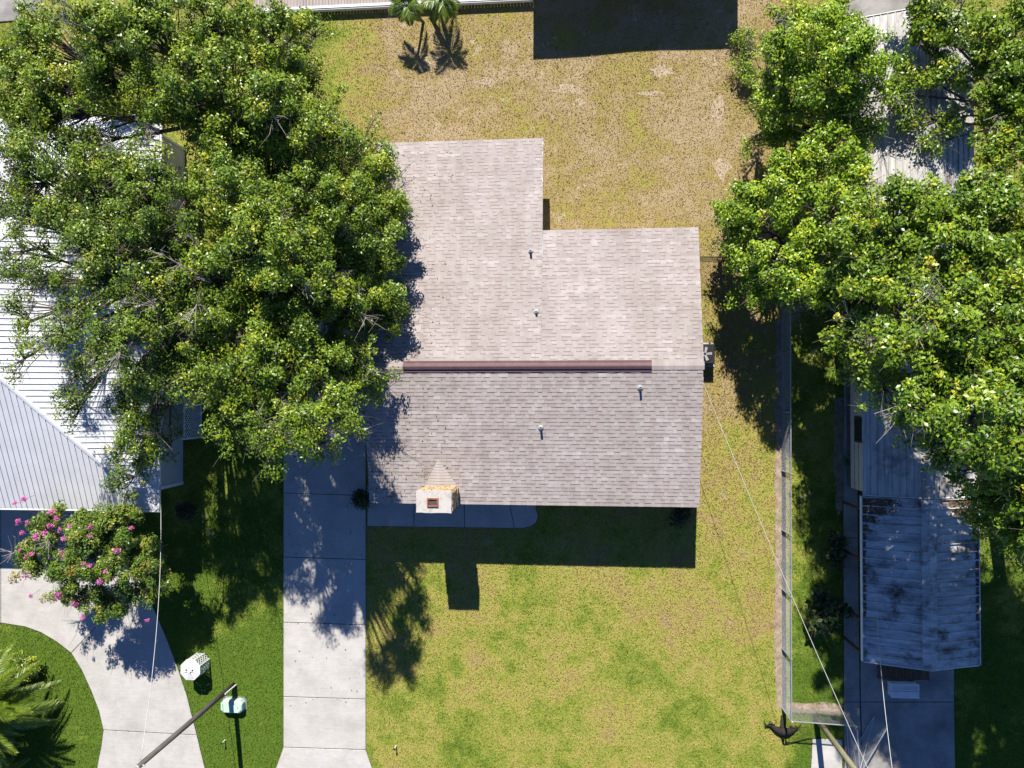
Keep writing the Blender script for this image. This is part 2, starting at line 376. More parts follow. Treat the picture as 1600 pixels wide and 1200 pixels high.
for k, (px, py, a, b) in enumerate(((1122, 175, 12, 26), (1128, 262, 15, 22), (1035, 112, 24, 10), (1018, 147, 26, 5), (762, 128, 22, 8), (890, 140, 28, 9), (1170, 60, 9, 30), (905, 160, 12, 7))):
    sheet('bare_sand', [(px+a*math.cos(q*0.349)*rnd.uniform(0.45, 1.2), py+b*math.sin(q*0.349)*rnd.uniform(0.45, 1.2)) for q in range(18)], 'sand', 0.004)

# ------------------------------------------------------------------ main house
HX0, HX1, YR, YF, YB, YW, XW = -7.94, 4.74, 1.02, -4.26, 6.28, 10.14, -1.16
ZR, PITCH = 3.63, 0.1958
def zroof(y): return ZR-PITCH*abs(y-YR)
house = thing('ranch_house', 'single storey house with low grey brown shingle gable roof and stone chimney', 'house', (-1.6, 1.0, 0))
w = MB(); t = 0.2
def wall_run(mb, pts, ztop):
    for (x0, y0), (x1, y1) in zip(pts[:-1], pts[1:]):
        a0, a1, b0, b1 = min(x0, x1)-t/2, max(x0, x1)+t/2, min(y0, y1)-t/2, max(y0, y1)+t/2
        mb.box((a0, b0, 0), (a1, b1, ztop))
mb = MB(); mb.box((HX0+0.45, YF+0.5, 0), (HX1-0.45, YB-0.45, 2.32)); mb.part('wall', 'house_wall', house)
mb = MB(); mb.box((HX0+0.46, YB-0.46, 0), (XW-0.3, YW-0.4, 1.62)); mb.part('rear_wing_wall', 'house_wall', house)
# gable triangles
for gx in (HX0+0.45, HX1-0.55):
    m = MB(); y0, y1 = YF+0.5, YB-0.45
    v = [(gx, y0, 2.32), (gx, y1, 2.32), (gx, y1, zroof(y1)-0.2), (gx, YR, ZR-0.2), (gx, y0, zroof(y0)-0.2)]
    v += [(x+0.1, y, z) for x, y, z in v]
    m.add(v, [(0, 1, 2, 3, 4), (9, 8, 7, 6, 5)]+[(i, i+5, (i+1) % 5+5, (i+1) % 5) for i in range(5)]); m.part('gable', 'house_wall', house)
# windows and door on the front wall
for wx in (-2.6, 0.6, 3.2):
    m = MB(); m.box((wx-0.7, YF+0.44, 0.9), (wx+0.7, YF+0.497, 2.1)); wo = m.part('window', 'white_trim', house)
    for k in (-1, 1):
        m = MB(); m.box((wx+k*0.33-0.29, YF+0.42, 0.97), (wx+k*0.33+0.29, YF+0.438, 2.03)); m.part('pane', 'glass_dark', wo)
m = MB(); m.box((-3.95, YF+0.44, 0.06), (-3.75+0.75, YF+0.497, 2.1)); d_ = m.part('door', 'brown_frame', house)
m = MB(); m.tube([(-3.85, YF+0.44, 1.0), (-3.85, YF+0.37, 1.0)], 0.03, 8); m.part('handle', 'vent_metal', d_)
# roof deck
def slab_plane(x0, x1, ya, yb, th=0.14, drop=0.012):
    za, zb = zroof(ya)-drop, zroof(yb)-drop
    return MB().add([(x0, ya, za-th), (x1, ya, za-th), (x1, yb, zb-th), (x0, yb, zb-th), (x0, ya, za), (x1, ya, za), (x1, yb, zb), (x0, yb, zb)],
                    [(3, 2, 1, 0), (4, 5, 6, 7), (0, 1, 5, 4), (1, 2, 6, 5), (2, 3, 7, 6), (3, 0, 4, 7)])
roof = slab_plane(HX0+0.02, HX1-0.02, YF+0.02, YR, 0.10).part('roof', 'roof_deck', house)
r2 = slab_plane(HX0+0.02, HX1-0.02, YR, YB-0.02, 0.10).part('rear_roof', 'roof_deck', house)
r3 = slab_plane(HX0+0.02, XW-0.02, YB-0.02, YW-0.02, 0.10).part('wing_roof', 'roof_deck', house)
# fascia and rake boards
for (x0, x1, yy, sgn) in ((HX0, HX1, YF, -1), (XW+0.02, HX1, YB, 1), (HX0, XW, YW, 1)):
    m = MB(); z = zroof(yy)-0.014; m.box((x0, min(yy-0.03*sgn, yy), z-0.17), (x1, max(yy-0.03*sgn, yy), z)); m.part('fascia', 'white_trim', house)
for (x, ya, yb) in ((HX0, YF, YR), (HX0, YR, YW), (HX1-0.025, YF, YR), (HX1-0.025, YR, YB), (XW-0.025, YB-1.0, YW)):
    m = slab_plane(x, x+0.025, ya, yb, 0.17, 0.0 if x == XW-0.025 else 0.010); m.part('rake_board', 'white_trim', house)
# shingles: wedge pieces, courses from eave to ridge
EXPO = 0.143; CS = 1/math.sqrt(1+PITCH**2); SN = PITCH*CS
WID = (0.15, 0.21, 0.28, 0.37)
def shingle_piece(w, thick, tint):
    """x across, y up-slope, z normal; butt at y=0"""
    h = 0.015 if thick else 0.006
    m = MB(); e = EXPO; gp = 0.0015
    if thick:
        m.add([(gp, 0, 0), (w-gp, 0, 0), (w-gp, 0, h), (gp, 0, h), (gp, e, 0.004), (w-gp, e, 0.004)],
              [(0, 1, 2, 3), (3, 2, 5, 4), (0, 3, 4), (1, 5, 2)], [0.15, tint, 0.2, 0.2])
    else:
        b = e-0.030
        hb = h*(1-b/e)+0.001
        m.add([(gp, 0, 0), (w-gp, 0, 0), (w-gp, 0, h), (gp, 0, h), (gp, b, hb), (w-gp, b, hb), (gp, e, 0.001), (w-gp, e, 0.001)],
              [(0, 1, 2, 3), (3, 2, 5, 4), (4, 5, 7, 6)], [0.10, tint, 0.22])
    return m
PCE = {}
TINTS = (0.46, 0.54, 0.60, 0.66, 0.72, 0.79, 0.90)
def piece(wi, thick, ti):
    k = (wi, thick, ti)
    if k not in PCE: PCE[k] = shingle_piece(WID[wi], thick, TINTS[ti])
    return PCE[k]
pieces = []
def lay(side, x0, x1, y_eave, y_top):
    run = abs(y_eave-y_top)/CS; nc = int(run/EXPO)+1
    sy = -1 if y_eave > y_top else 1                 # direction up-slope in y
    u = Vector((0, sy*CS, SN)); nrm = Vector((0, -sy*SN, CS)); ax = u.cross(nrm)
    for c in range(nc):
        s0 = c*EXPO; yb_ = y_eave+sy*s0*CS
        x = x0-rnd.uniform(0, 0.3); thick = rnd.random() < 0.5
        group_t = rnd.randrange(len(TINTS))
        nleft = 0
        while x < x1:
            wi = rnd.choices((0, 1, 2, 3), (3, 4, 3, 1.4))[0]
            if nleft <= 0: group_t = min(6, max(0, int(rnd.gauss(3.2, 1.25)))); nleft = rnd.randint(2, 5)
            ti = min(6, max(0, group_t+rnd.choice((-1, 0, 0, 1)))); nleft -= 1
            xa, xb = max(x, x0), min(x+WID[wi], x1)
            if xb-xa > 0.03:
                full = (xb-xa) > WID[wi]-1e-6
                org = Vector((xa if ax.x > 0 else xb, yb_, zroof(yb_)))
                pieces.append((org, ax, u, nrm, wi, thick, ti, (xb-xa)/WID[wi], full, side))
            x += WID[wi]; thick = not thick if rnd.random() < 0.85 else thick
lay('front', HX0-0.02, HX1+0.02, YF-0.035, YR)
lay('back', XW, HX1+0.02, YB+0.035, YR)
lay('back', HX0-0.02, XW, YW+0.035, YR)
eye = Vector((0, 0, H))
vis = sorted([i for i, p in enumerate(pieces) if p[8] and p[4] >= 2 and (p[0]-eye).dot(p[0]-eye) < 1e9 and
              not (abs(p[0].y-YR) < 0.3)], key=lambda i: (pieces[i][0]-eye).length-0.35*pieces[i][4])
single = set(vis[:300])
rest = {'front': MB(), 'back': MB()}; PME = {}
for i, (org, ax, u, nrm, wi, thick, ti, sx, full, side) in enumerate(pieces):
    M = Matrix((ax*sx, u, nrm)).transposed().to_4x4(); M.translation = org
    parent = roof if side == 'front' else r2
    if i in single:
        k = (wi, thick, ti)
        if k not in PME: PME[k] = piece(wi, thick, ti).mesh('shingle', 'shingle')
        o = bpy.data.objects.new('shingle', PME[k]); link(o); o.parent = parent
        M.translation = org-ORG[parent]; o.matrix_local = M
    else:
        rest[side].quad_xform(piece(wi, thick, ti), M)
rest['front'].part('shingle_courses', 'shingle', roof, kind='stuff')
rest['back'].part('shingle_courses', 'shingle', r2, kind='stuff')
# ridge: shingle caps at the ends, metal ridge vent in between
vx0, vx1 = P(630, 572, ZR)[0], P(1018, 572, ZR)[0]
def cap_run(x0, x1):
    n = max(1, int((x1-x0)/0.2)); s = (x1-x0)/n
    for i in range(n):
        a, b = x0+i*s, x0+(i+1)*s+0.02; hw = 0.15; m = MB()
        z0 = ZR+0.024; zl = zroof(YR+hw)+0.024
        v = [(a, YR-hw, zl), (a, YR, z0), (a, YR+hw, zl), (b, YR-hw, zl+0.006), (b, YR, z0+0.006), (b, YR+hw, zl+0.006)]
        v += [(x, y, z-0.012) for x, y, z in v]
        m.add(v, [(0, 3, 4, 1), (1, 4, 5, 2), (0, 6, 9, 3), (2, 5, 11, 8), (3, 9, 10, 4), (4, 10, 11, 5)], 0.45+0.25*rnd.random())
        m.part('ridge_cap', 'shingle', roof)
cap_run(HX0-0.02, vx0); cap_run(vx1, HX1+0.02)
m = MB(); hw = 0.11; zb = ZR+0.01
prof = [(-hw-0.02, zroof(YR+hw)+0.02), (-hw, zroof(YR+hw)+0.085), (-0.02, zb+0.10), (0.02, zb+0.10), (hw, zroof(YR+hw)+0.085), (hw+0.02, zroof(YR+hw)+0.02)]
v = [(vx0, YR+a, z) for a, z in prof]+[(vx1, YR+a, z) for a, z in prof]; n6 = len(prof)
m.add(v, [(i, i+1, i+n6+1, i+n6) for i in range(n6-1)]+[tuple(range(n6))[::-1], tuple(range(n6, 2*n6))])
rv = m.part('ridge_vent', 'ridge_metal', roof)
for sx_ in (-1, 1):
    m = MB(); yy = YR+sx_*(hw+0.06); m.box((vx0-0.01, yy-0.04, zroof(yy)+0.012), (vx1+0.01, yy+0.04, zroof(yy)+0.034)); m.part('flange', 'ridge_metal', rv)
# plumbing vents
for (px, py, h, par) in ((828, 392, 0.28, r2), (838, 490, 0.16, r2), (999, 608, 0.30, roof), (845, 670, 0.30, roof)):
    x, y = P(px, py-2, 3.2); z = zroof(y); m = MB()
    m.tube([(x, y, z-0.03), (x, y, z+h)], 0.045, 10); vp = m.part('vent_pipe', 'vent_metal', par)
    m = MB(); m.tube([(x, y, z+h), (x, y, z+h+0.002)], 0.03, 10); m.part('opening', 'black_rubber', vp)
    m = MB(); m.tube([(x, y, z-0.01), (x, y, z+0.035), (x, y, z+0.08)], [0.13, 0.10, 0.052], 10); m.part('flashing', 'vent_metal', vp)
# chimney
cx0, cy0 = P(651, 800, 4.3); cx1, cy1 = P(704, 769, 4.3)
m = MB(); m.box((cx0, cy0, 0), (cx1, cy1, 4.19)); chim = m.part('chimney', 'mortar', house); chim['label'] = 'ochre stone chimney with pale slab cap'
def stones(face):
    z = 0.05 if face in 'SW' else 2.2
    while z < 4.1:
        hh = min(rnd.uniform(0.16, 0.28), 4.18-z); L = (cx1-cx0) if face in 'NS' else (cy1-cy0); s = 0.0
        while s < L-0.02:
            ww = rnd.uniform(0.18, 0.38); ww = ww if s+ww < L-0.1 else L-s
            d0 = rnd.uniform(0.025, 0.06); gp = 0.012
            def pt(a, b, d):
                if face == 'N': return (cx0+a, cy1+d, b)
                if face == 'S': return (cx1-a, cy0-d, b)
                if face == 'E': return (cx1+d, cy1-a, b)
                return (cx0-d, cy0+a, b)
            a0, a1, b0, b1 = s+gp, s+ww-gp, z+gp, z+hh-gp; q = 0.02
            j = lambda: rnd.uniform(-0.012, 0.012)
            o4 = [(a0, b0), (a1, b0), (a1, b1), (a0, b1)]
            i4 = [(a0+q+j(), b0+q+j()), (a1-q+j(), b0+q+j()), (a1-q+j(), b1-q+j()), (a0+q+j(), b1-q+j())]
            m = MB(); v = [pt(a, b, 0.001) for a, b in o4]+[pt(a, b, d0) for a, b in i4]
            m.add(v, [(7, 6, 5, 4)]+[(i, i+4, (i+1) % 4+4, (i+1) % 4) for i in range(4)])
            m.part('stone', 'chimney_stone', chim); s += ww
        z += hh
for f_ in 'NEWS': stones(f_)
m = MB(); e = 0.03; n_ = 7; ring = []
for (xa, ya, xb, yb) in ((cx0-e, cy0-e, cx1+e, cy0-e), (cx1+e, cy0-e, cx1+e, cy1+e), (cx1+e, cy1+e, cx0-e, cy1+e), (cx0-e, cy1+e, cx0-e, cy0-e)):
    for k in range(n_): ring.append((xa+(xb-xa)*k/n_+rnd.uniform(-0.012, 0.012), ya+(yb-ya)*k/n_+rnd.uniform(-0.012, 0.012)))
m.prism(ring, 4.19, 4.27); cap = m.part('cap', 'chimney_cap', chim)
fx, fy = P(676, 785, 4.3); fw, fh = 0.21, 0.16
m = MB()
for a, b in (((fx-fw, fy-fh), (fx+fw, fy-fh+0.05)), ((fx-fw, fy+fh-0.05), (fx+fw, fy+fh)), ((fx-fw, fy-fh+0.05), (fx-fw+0.05, fy+fh-0.05)), ((fx+fw-0.05, fy-fh+0.05), (fx+fw, fy+fh-0.05))):
    m.box((*a, 4.271), (*b, 4.33))
m.part('flue', 'terracotta', chim)
m = MB(); m.box((fx-fw+0.052, fy-fh+0.052, 4.272), (fx+fw-0.052, fy+fh-0.052, 4.28)); m.part('flue_opening', 'flue_dark', chim)  # flat dark plate closing the flue frame
# cricket behind the chimney
ax_, ay_ = P(685, 716, 2.9); bl, br = (cx0-0.02, cy1+0.0), (cx1+0.02, cy1+0.0); za = zroof(ay_)+0.01
m = MB(); mid = ((cx0+cx1)/2, cy1)
m.add([(ax_, ay_, za+0.02), (bl[0], bl[1], zroof(bl[1])+0.03), (mid[0], mid[1], za+0.02), (br[0], br[1], zroof(br[1])+0.03)], [(0, 1, 2), (0, 2, 3)], [0.86, 0.78])
ck = m.part('cricket', 'shingle', roof)
for k in range(9):
    tt = (k+1)/10
    for sgn, bb in ((1, bl), (-1, br)):
        m = MB(); A = Vector((ax_, ay_, za+0.02)).lerp(Vector((mid[0], mid[1], za+0.02)), tt); B = Vector((ax_, ay_, za+0.02)).lerp(Vector((bb[0], bb[1], zroof(bb[1])+0.03)), tt)
        m.tube([A+Vector((0, 0, 0.004)), B+Vector((0, 0, 0.004))], 0.007, 4); m.t = [0.5]*len(m.f); m.part('shingle_edge', 'shingle', ck)
# step flashing where the lower rear eave meets the wing
m = MB(); m.add([(XW-0.02, YB-1.05, zroof(YB-1.05)+0.03), (XW+0.03, YB-1.05, zroof(YB-1.05)+0.022), (XW+0.03, YB+0.02, zroof(YB)+0.022), (XW-0.02, YB+0.02, zroof(YB)+0.05)], [(0, 1, 2, 3)]); m.part('flashing', 'vent_metal', r2)

# ------------------------------------------------------------------ west neighbour: white metal hip roof
NXE, NYF, NYN, NZ, NP = -16.61, -4.66, 11.31, 2.8, 0.33
nb = thing('metal_roof_house', 'house under a white standing seam metal hip roof', 'house', (NXE-6, 3.3, 0))
m = MB(); m.box((-36, NYF+0.75, 0), (NXE-0.5, NYN-0.5, 2.6)); m.part('wall', 'neighbour_wall', nb)
m = MB(); m.box((NXE-0.62, NYF+0.66, 0), (NXE-0.47, NYF+0.80, 2.6)); m.part('corner_board', 'white_paint', nb)
m = MB(); m.box((NXE-0.62, NYN-0.55, 0), (NXE-0.47, NYN-0.46, 2.6)); m.part('corner_board', 'white_paint', nb)
NHALF = (NYN-NYF)/2; NYM = (NYN+NYF)/2; NXW = -37.0; NZR = NZ+NP*NHALF
m = MB(); v = [(NXE, NYF, NZ), (NXE, NYN, NZ), (NXE-NHALF, NYM, NZR), (NXW, NYF, NZ), (NXW, NYN, NZ), (NXW+NHALF, NYM, NZR)]
v = [(x, y, z-0.03) for x, y, z in v]+[(x, y, NZ-0.16) for x, y in ((NXE, NYF), (NXE, NYN), (NXW, NYN), (NXW, NYF))]
m.add(v, [(0, 1, 2), (3, 0, 2, 5), (1, 4, 5, 2), (4, 3, 5), (6, 7, 1, 0), (9, 6, 0, 3), (7, 8, 4, 1), (9, 8, 7, 6)])
nroof = m.part('roof', 'white_metal_roof', nb)
def seam_panel(p0, p1, q1, q0, side):
    """p0,p1 along the eave; q0,q1 at the top"""
    m = MB(); P0, P1, Q1, Q0 = (Vector(a) for a in (p0, p1, q1, q0))
    m.add([P0, P1, Q1, Q0], [(0, 1, 2, 3)]) if (Q1-Q0).length > 1e-4 else m.add([P0, P1, Q1], [(0, 1, 2)])
    e = (P1-P0).normalized()*0.016; up = Vector((0, 0, 0.034))
    a, b = P0, Q0
    if (b-a).length > 0.05:
        m.add([a, a+e, a+e+up, a+up, b, b+e, b+e+up, b+up], [(0, 1, 2, 3), (3, 2, 6, 7), (0, 3, 7, 4), (1, 5, 6, 2)])
    return m.part('roof_panel', 'white_metal_roof', nroof)
W_ = 0.229
y = NYF
while y < NYN-0.02:                                   # east face
    y1 = min(y+W_, NYN); t0 = min(y-NYF, NYN-y); t1 = min(y1-NYF, NYN-y1)
    seam_panel((NXE, y, NZ), (NXE, y1, NZ), (NXE-t1, y1, NZ+NP*t1), (NXE-t0, y, NZ+NP*t0), 1); y = y1
for yy, sg in ((NYF, 1), (NYN, -1)):                  # front and rear faces
    x = NXE; W2 = 0.24
    while x > -28:
        x1 = x-W2; t0 = min(NXE-x, NHALF); t1 = min(NXE-x1, NHALF)
        A, B, C, D = (x1, yy, NZ), (x, yy, NZ), (x, yy+sg*t0, NZ+NP*t0), (x1, yy+sg*t1, NZ+NP*t1)
        if sg > 0: seam_panel(A, B, C, D, 1)
        else: seam_panel(B, A, D, C, 1)
        x = x1
for yy, sg in ((NYF, 1), (NYN, -1)):
    m = MB(); a = Vector((NXE, yy, NZ+0.035)); b = Vector((NXE-NHALF, NYM, NZR+0.035)); s = Vector((1, sg, 0)).normalized()*0.10; dn = Vector((0, 0, -0.02))
    m.add([a-s+dn, a, a+s+dn, b-s+dn, b, b+s+dn], [(0, 1, 4, 3), (1, 2, 5, 4)]); m.part('hip_cap', 'white_metal_roof', nroof)
m = MB(); m.box((-30, NYM-0.1, NZR+0.02), (NXE-NHALF, NYM+0.1, NZR+0.05)); m.part('ridge_cap', 'white_metal_roof', nroof)
for (a, b) in (((NXE+0.002, NYF-0.10, NZ-0.12), (NXE+0.10, NYN+0.1, NZ-0.005)), ((-36, NYF-0.10, NZ-0.12), (NXE+0.0, NYF-0.002, NZ-0.005))):
    m = MB(); m.cbox(a, b, 0.02); m.part('gutter', 'white_paint', nb)
# lattice screen by the neighbour's wall
lx, ly0 = P(315, 683); ly1 = P(315, 610)[1]
def lattice(mb, org, ax, L, Hh, sp=0.10, wd_=0.028, up=Vector((0, 0, 1))):
    nrm = ax.cross(up); k = -Hh
    while k < L:
        for sg in (1, -1):
            pts = []
            for a in (0, Hh):
                xx = k+a if sg > 0 else k+Hh-a
                pts.append((xx, a))
            (xa, za_), (xb, zb_) = pts
            # clip to 0..L
            def at(xq): return za_+(zb_-za_)*(xq-xa)/(xb-xa)
            lo, hi = min(xa, xb), max(xa, xb); c0, c1 = max(lo, 0), min(hi, L)
            if c1-c0 > 0.02:
                A = org+ax*c0+up*at(c0)+nrm*0.006*sg; B = org+ax*c1+up*at(c1)+nrm*0.006*sg
                d = (B-A).normalized(); sd = d.cross(nrm)*wd_/2; th = nrm*0.005
                mb.add([A-sd-th, A+sd-th, B+sd-th, B-sd-th, A-sd+th, A+sd+th, B+sd+th, B-sd+th],
                       [(0, 1, 2, 3), (7, 6, 5, 4), (0, 4, 5, 1), (2, 6, 7, 3), (1, 5, 6, 2), (3, 7, 4, 0)])
        k += sp*1.414
lat = thing('lattice_screen', 'white wooden lattice screen standing against the wall of the metal roofed house', 'lattice screen', (lx, ly0, 0))
m = MB(); lattice(m, Vector((lx, ly0, 0.06)), Vector((0, 1, 0)), ly1-ly0, 1.35, 0.12); m.part('lattice', 'white_paint', lat)
m = MB(); lattice(m, Vector((lx-0.62, ly0, 0.06)), Vector((1, 0, 0)), 0.6, 1.35, 0.12); m.part('lattice', 'white_paint', lat)
for a, b in (((lx-0.03, ly0-0.03, 0), (lx+0.03, ly0+0.03, 1.5)), ((lx-0.03, ly1-0.03, 0), (lx+0.03, ly1+0.03, 1.5)), ((lx-0.66, ly0-0.03, 0), (lx-0.60, ly0+0.03, 1.5))):
    m = MB(); m.box(a, b); m.part('post', 'white_paint', lat)
for z in (0.03, 1.41):
    m = MB(); m.box((lx-0.025, ly0+0.03, z), (lx+0.025, ly1-0.03, z+0.06)); m.part('rail', 'white_paint', lat)
    m = MB(); m.box((lx-0.60, ly0-0.025, z), (lx-0.03, ly0+0.025, z+0.06)); m.part('rail', 'white_paint', lat)

# ------------------------------------------------------------------ east neighbour: mobile home and carport
MX0, MX1, MXR, MZ, MZR, MYS = 10.84, 14.93, 12.89, 2.25, 2.92, -3.80
MYN = P(1385, 27, MZ)[1]
wx0 = P(1321, 720)[0]
mh = thing('mobile_home', 'long cream mobile home with weathered ribbed metal roof under the trees', 'mobile home', ((MX0+MX1)/2, (MYS+MYN)/2, 0))
m = MB(); m.box((wx0, MYS+0.05, 0.55), (MX1-0.4, MYN-0.2, MZ-0.02)); m.part('wall', 'cream_siding', mh)
m = MB(); m.box((wx0+0.03, MYS+0.08, 0), (MX1-0.43, MYN-0.23, 0.55)); m.part('skirting', 'skirting', mh)
for ye in (MYS+0.05, MYN-0.3):
    m = MB(); m.prism([(wx0, ye), (MX1-0.4, ye), (MX1-0.4, ye+0.1), (wx0, ye+0.1)], MZ-0.02, MZ-0.01)
    m.add([(wx0, ye, MZ-0.01), (MX1-0.4, ye, MZ-0.01), (MXR, ye, MZR-0.06), (wx0, ye+0.1, MZ-0.01), (MX1-0.4, ye+0.1, MZ-0.01), (MXR, ye+0.1, MZR-0.06)], [(0, 1, 2), (5, 4, 3), (0, 2, 5, 3), (1, 4, 5, 2)]); m.part('gable', 'cream_siding', mh)
wy0, wy1 = P(1340, 692, 1.6)[1], P(1340, 651, 1.6)[1]
m = MB(); m.box((wx0-0.05, wy0, 1.05), (wx0-0.002, wy1, 2.0)); wn = m.part('window', 'brown_frame', mh)
for k in range(2):
    m = MB(); m.box((wx0-0.062, wy0+0.08, 1.13+k*0.42), (wx0-0.052, wy1-0.08, 1.50+k*0.42)); m.part('pane', 'glass_dark', wn)
for zz in (0.95, 1.35, 1.75):
    m = MB(); m.box((wx0-0.012, MYS+0.06, zz), (wx0-0.001, wy0-0.05, zz+0.012)); m.part('siding_seam', 'skirting', mh)
def sheet_panel(par, name, mat, xe, xr, ze, zr, ya, yb, rib, ribs_along):
    """one roof sheet between y=ya..yb from eave xe to ridge xr, with a raised rib"""
    sg = 1 if xr > xe else -1; m = MB(); th = 0.025
    v = [(xe, ya, ze), (xr, ya, zr), (xr, yb, zr), (xe, yb, ze)]; v += [(x, y, z-th) for x, y, z in v]
    f = [(0, 1, 2, 3), (7, 6, 5, 4), (0, 4, 5, 1), (1, 5, 6, 2), (2, 6, 7, 3), (3, 7, 4, 0)]
    if sg < 0: f = [q[::-1] for q in f]
    m.add(v, f)
    rh = rib
    v = [(xe, yb-0.03, ze), (xr, yb-0.03, zr), (xr, yb, zr), (xe, yb, ze)]; v = [(x, y, z+0.001) for x, y, z in v]+[(x, y, z+rh) for x, y, z in v]
    f = [(4, 5, 6, 7), (0, 4, 7, 3), (1, 2, 6, 5), (0, 1, 5, 4), (2, 3, 7, 6)]
    if sg < 0: f = [q[::-1] for q in f]
    m.add(v, f)
    return m.part(name, mat, par)
# mobile home roof: long narrow sheets running along the home
NS = 9
for side, xe in ((1, MX0), (-1, MX1)):
    for k in range(NS):
        a, b = k/NS, (k+1)/NS; xa, xb = xe+(MXR-xe)*a, xe+(MXR-xe)*b; za, zb = MZ+(MZR-MZ)*a, MZ+(MZR-MZ)*b
        m = MB(); v = [(xa, MYS, za), (xb, MYS, zb), (xb, MYN, zb), (xa, MYN, za)]; v += [(x, y, z-0.03) for x, y, z in v]
        f = [(0, 1, 2, 3), (7, 6, 5, 4), (0, 4, 5, 1), (1, 5, 6, 2), (2, 6, 7, 3), (3, 7, 4, 0)]
        if side < 0: f = [q[::-1] for q in f]
        m.add(v, f)
        xm = xb-0.03*side; m.add([(xm, MYS, zb-0.01), (xb, MYS, zb), (xb, MYN, zb), (xm, MYN, zb-0.01)]+[(xm, MYS, zb+0.016), (xb, MYS, zb+0.02), (xb, MYN, zb+0.02), (xm, MYN, zb+0.016)],
              [(4, 5, 6, 7), (0, 4, 7, 3), (1, 2, 6, 5), (0, 1, 5, 4), (2, 3, 7, 6)] if side > 0 else [(7, 6, 5, 4), (3, 7, 4, 0), (5, 6, 2, 1), (4, 5, 1, 0), (6, 7, 3, 2)])
        m.part('roof_sheet', 'mobile_home_roof', mh)
for ye in (MYS-0.03, MYN):
    m = MB(); v = [(MX0, ye, MZ), (MXR, ye, MZR), (MX1, ye, MZ), (MX0, ye+0.03, MZ), (MXR, ye+0.03, MZR), (MX1, ye+0.03, MZ)]
    m.add([(x, y, z+0.035) for x, y, z in v]+[(x, y, z-0.06) for x, y, z in v], [(0, 1, 4, 3), (1, 2, 5, 4), (6, 7, 1, 0), (7, 8, 2, 1), (3, 4, 10, 9), (4, 5, 11, 10)]); m.part('edge_trim', 'white_paint', mh)
# carport
CYN, CYS = MYS-0.06, -10.02
cp = thing('metal_carport', 'gabled carport of ribbed grey roof pans littered with leaves beside the mobile home', 'carport', ((MX0+MX1)/2, (CYN+CYS)/2, 0.06))
NPAN = 19
def litter(par, xa, xb, ya, yb, xe, ze, xr, zr):
    m = MB()
    for _ in range(int(abs(xb-xa)*(yb-ya)*1500)):
        x = xa+(xb-xa)*rnd.random()**1.25*(1.0 if rnd.random() < 0.75 else 1.3); y = rnd.uniform(ya, yb); z = ze+(zr-ze)*(x-xe)/(xr-xe)+0.006+rnd.random()*0.02
        a = rnd.uniform(0, 6.28); L, Wd = rnd.uniform(0.02, 0.05), rnd.uniform(0.012, 0.025); ca, sa = math.cos(a), math.sin(a)
        m.add([(x+ca*L, y+sa*L, z+rnd.uniform(-.01, .02)), (x-sa*Wd, y+ca*Wd, z), (x-ca*L, y-sa*L, z+rnd.uniform(-.01, .02)), (x+sa*Wd, y-ca*Wd, z)], [(0, 1, 2, 3)])
    if m.v: m.part('leaf_litter', 'leaf_litter', par, kind='stuff')
for xe in (MX0-0.02, MX1+0.02):
    sg = 1 if xe < MXR else -1; xr = MXR-sg*0.13; zr = MZR-0.05
    for k in range(NPAN):
        ya, yb = CYS+(CYN-CYS)*k/NPAN, CYS+(CYN-CYS)*(k+1)/NPAN
        pn = sheet_panel(cp, 'roof_pan', 'carport_sheet', xe, xr, MZ-0.02, zr, ya+0.004, yb-0.004, 0.07, False)
        q = k/(NPAN-1)
        ext = max(0.10, (q-0.80)*5.5*rnd.uniform(0.8, 1.15))
        if q > 0.25: litter(pn, xe+sg*0.02, xe+sg*min(ext, 1.5), ya+0.02, yb-0.05, xe, MZ-0.02, xr, zr)
m = MB(); v = [(MXR-0.26, CYS-0.02, MZR-0.055), (MXR, CYS-0.02, MZR+0.03), (MXR+0.26, CYS-0.02, MZR-0.055), (MXR-0.26, CYN, MZR-0.055), (MXR, CYN, MZR+0.03), (MXR+0.26, CYN, MZR-0.055)]
v = [(x, y, z+0.06) for x, y, z in v]; m.add(v, [(0, 1, 4, 3), (1, 2, 5, 4)]); m.part('ridge_cap', 'carport_sheet', cp)
for xe in (MX0-0.06, MX1+0.03):
    m = MB(); m.box((xe, CYS, MZ-0.12), (xe+0.035, CYN, MZ+0.03)); m.part('side_trim', 'white_paint', cp)
m = MB(); v = [(MX0, CYS-0.03, MZ), (MXR, CYS-0.03, MZR), (MX1, CYS-0.03, MZ)]; v = [(x, y, z+0.03) for x, y, z in v]+[(x, y, z-0.1) for x, y, z in v]
v += [(x, y+0.028, z) for x, y, z in v]; m.add(v, [(0, 3, 4, 1), (1, 4, 5, 2), (0, 1, 7, 6), (1, 2, 8, 7), (6, 7, 10, 9), (7, 8, 11, 10)]); m.part('front_trim', 'white_paint', cp)
for x in (MX0+0.1, MX1-0.1):
    for yy in (-4.4, P(1345, 879, MZ)[1], P(1345, 974, MZ)[1], CYS+0.15):
        m = MB(); m.box((x-0.04, yy-0.04, 0.05), (x+0.04, yy+0.04, MZ-0.0)); m.part('post', 'brown_frame', cp)
# green hose coil by the home wall
hx, hy = P(1322, 720, 0.3); m = MB(); pts = []
for i in range(150):
    a = i/150*2*math.pi*6; rr = 0.20+0.07*math.sin(i*0.37)+0.03*math.sin(i*1.3)
    pts.append((hx+0.55*rr*math.cos(a)+0.1, hy+rr*1.15*math.sin(a), 0.42+0.30*math.cos(a)+0.002*i/3))
m.tube(pts, 0.016, 5); m.top('garden_hose', 'hose_green', 'coiled green garden hose beside the mobile home wall', 'hose', (hx, hy, 0.06), smooth=True)
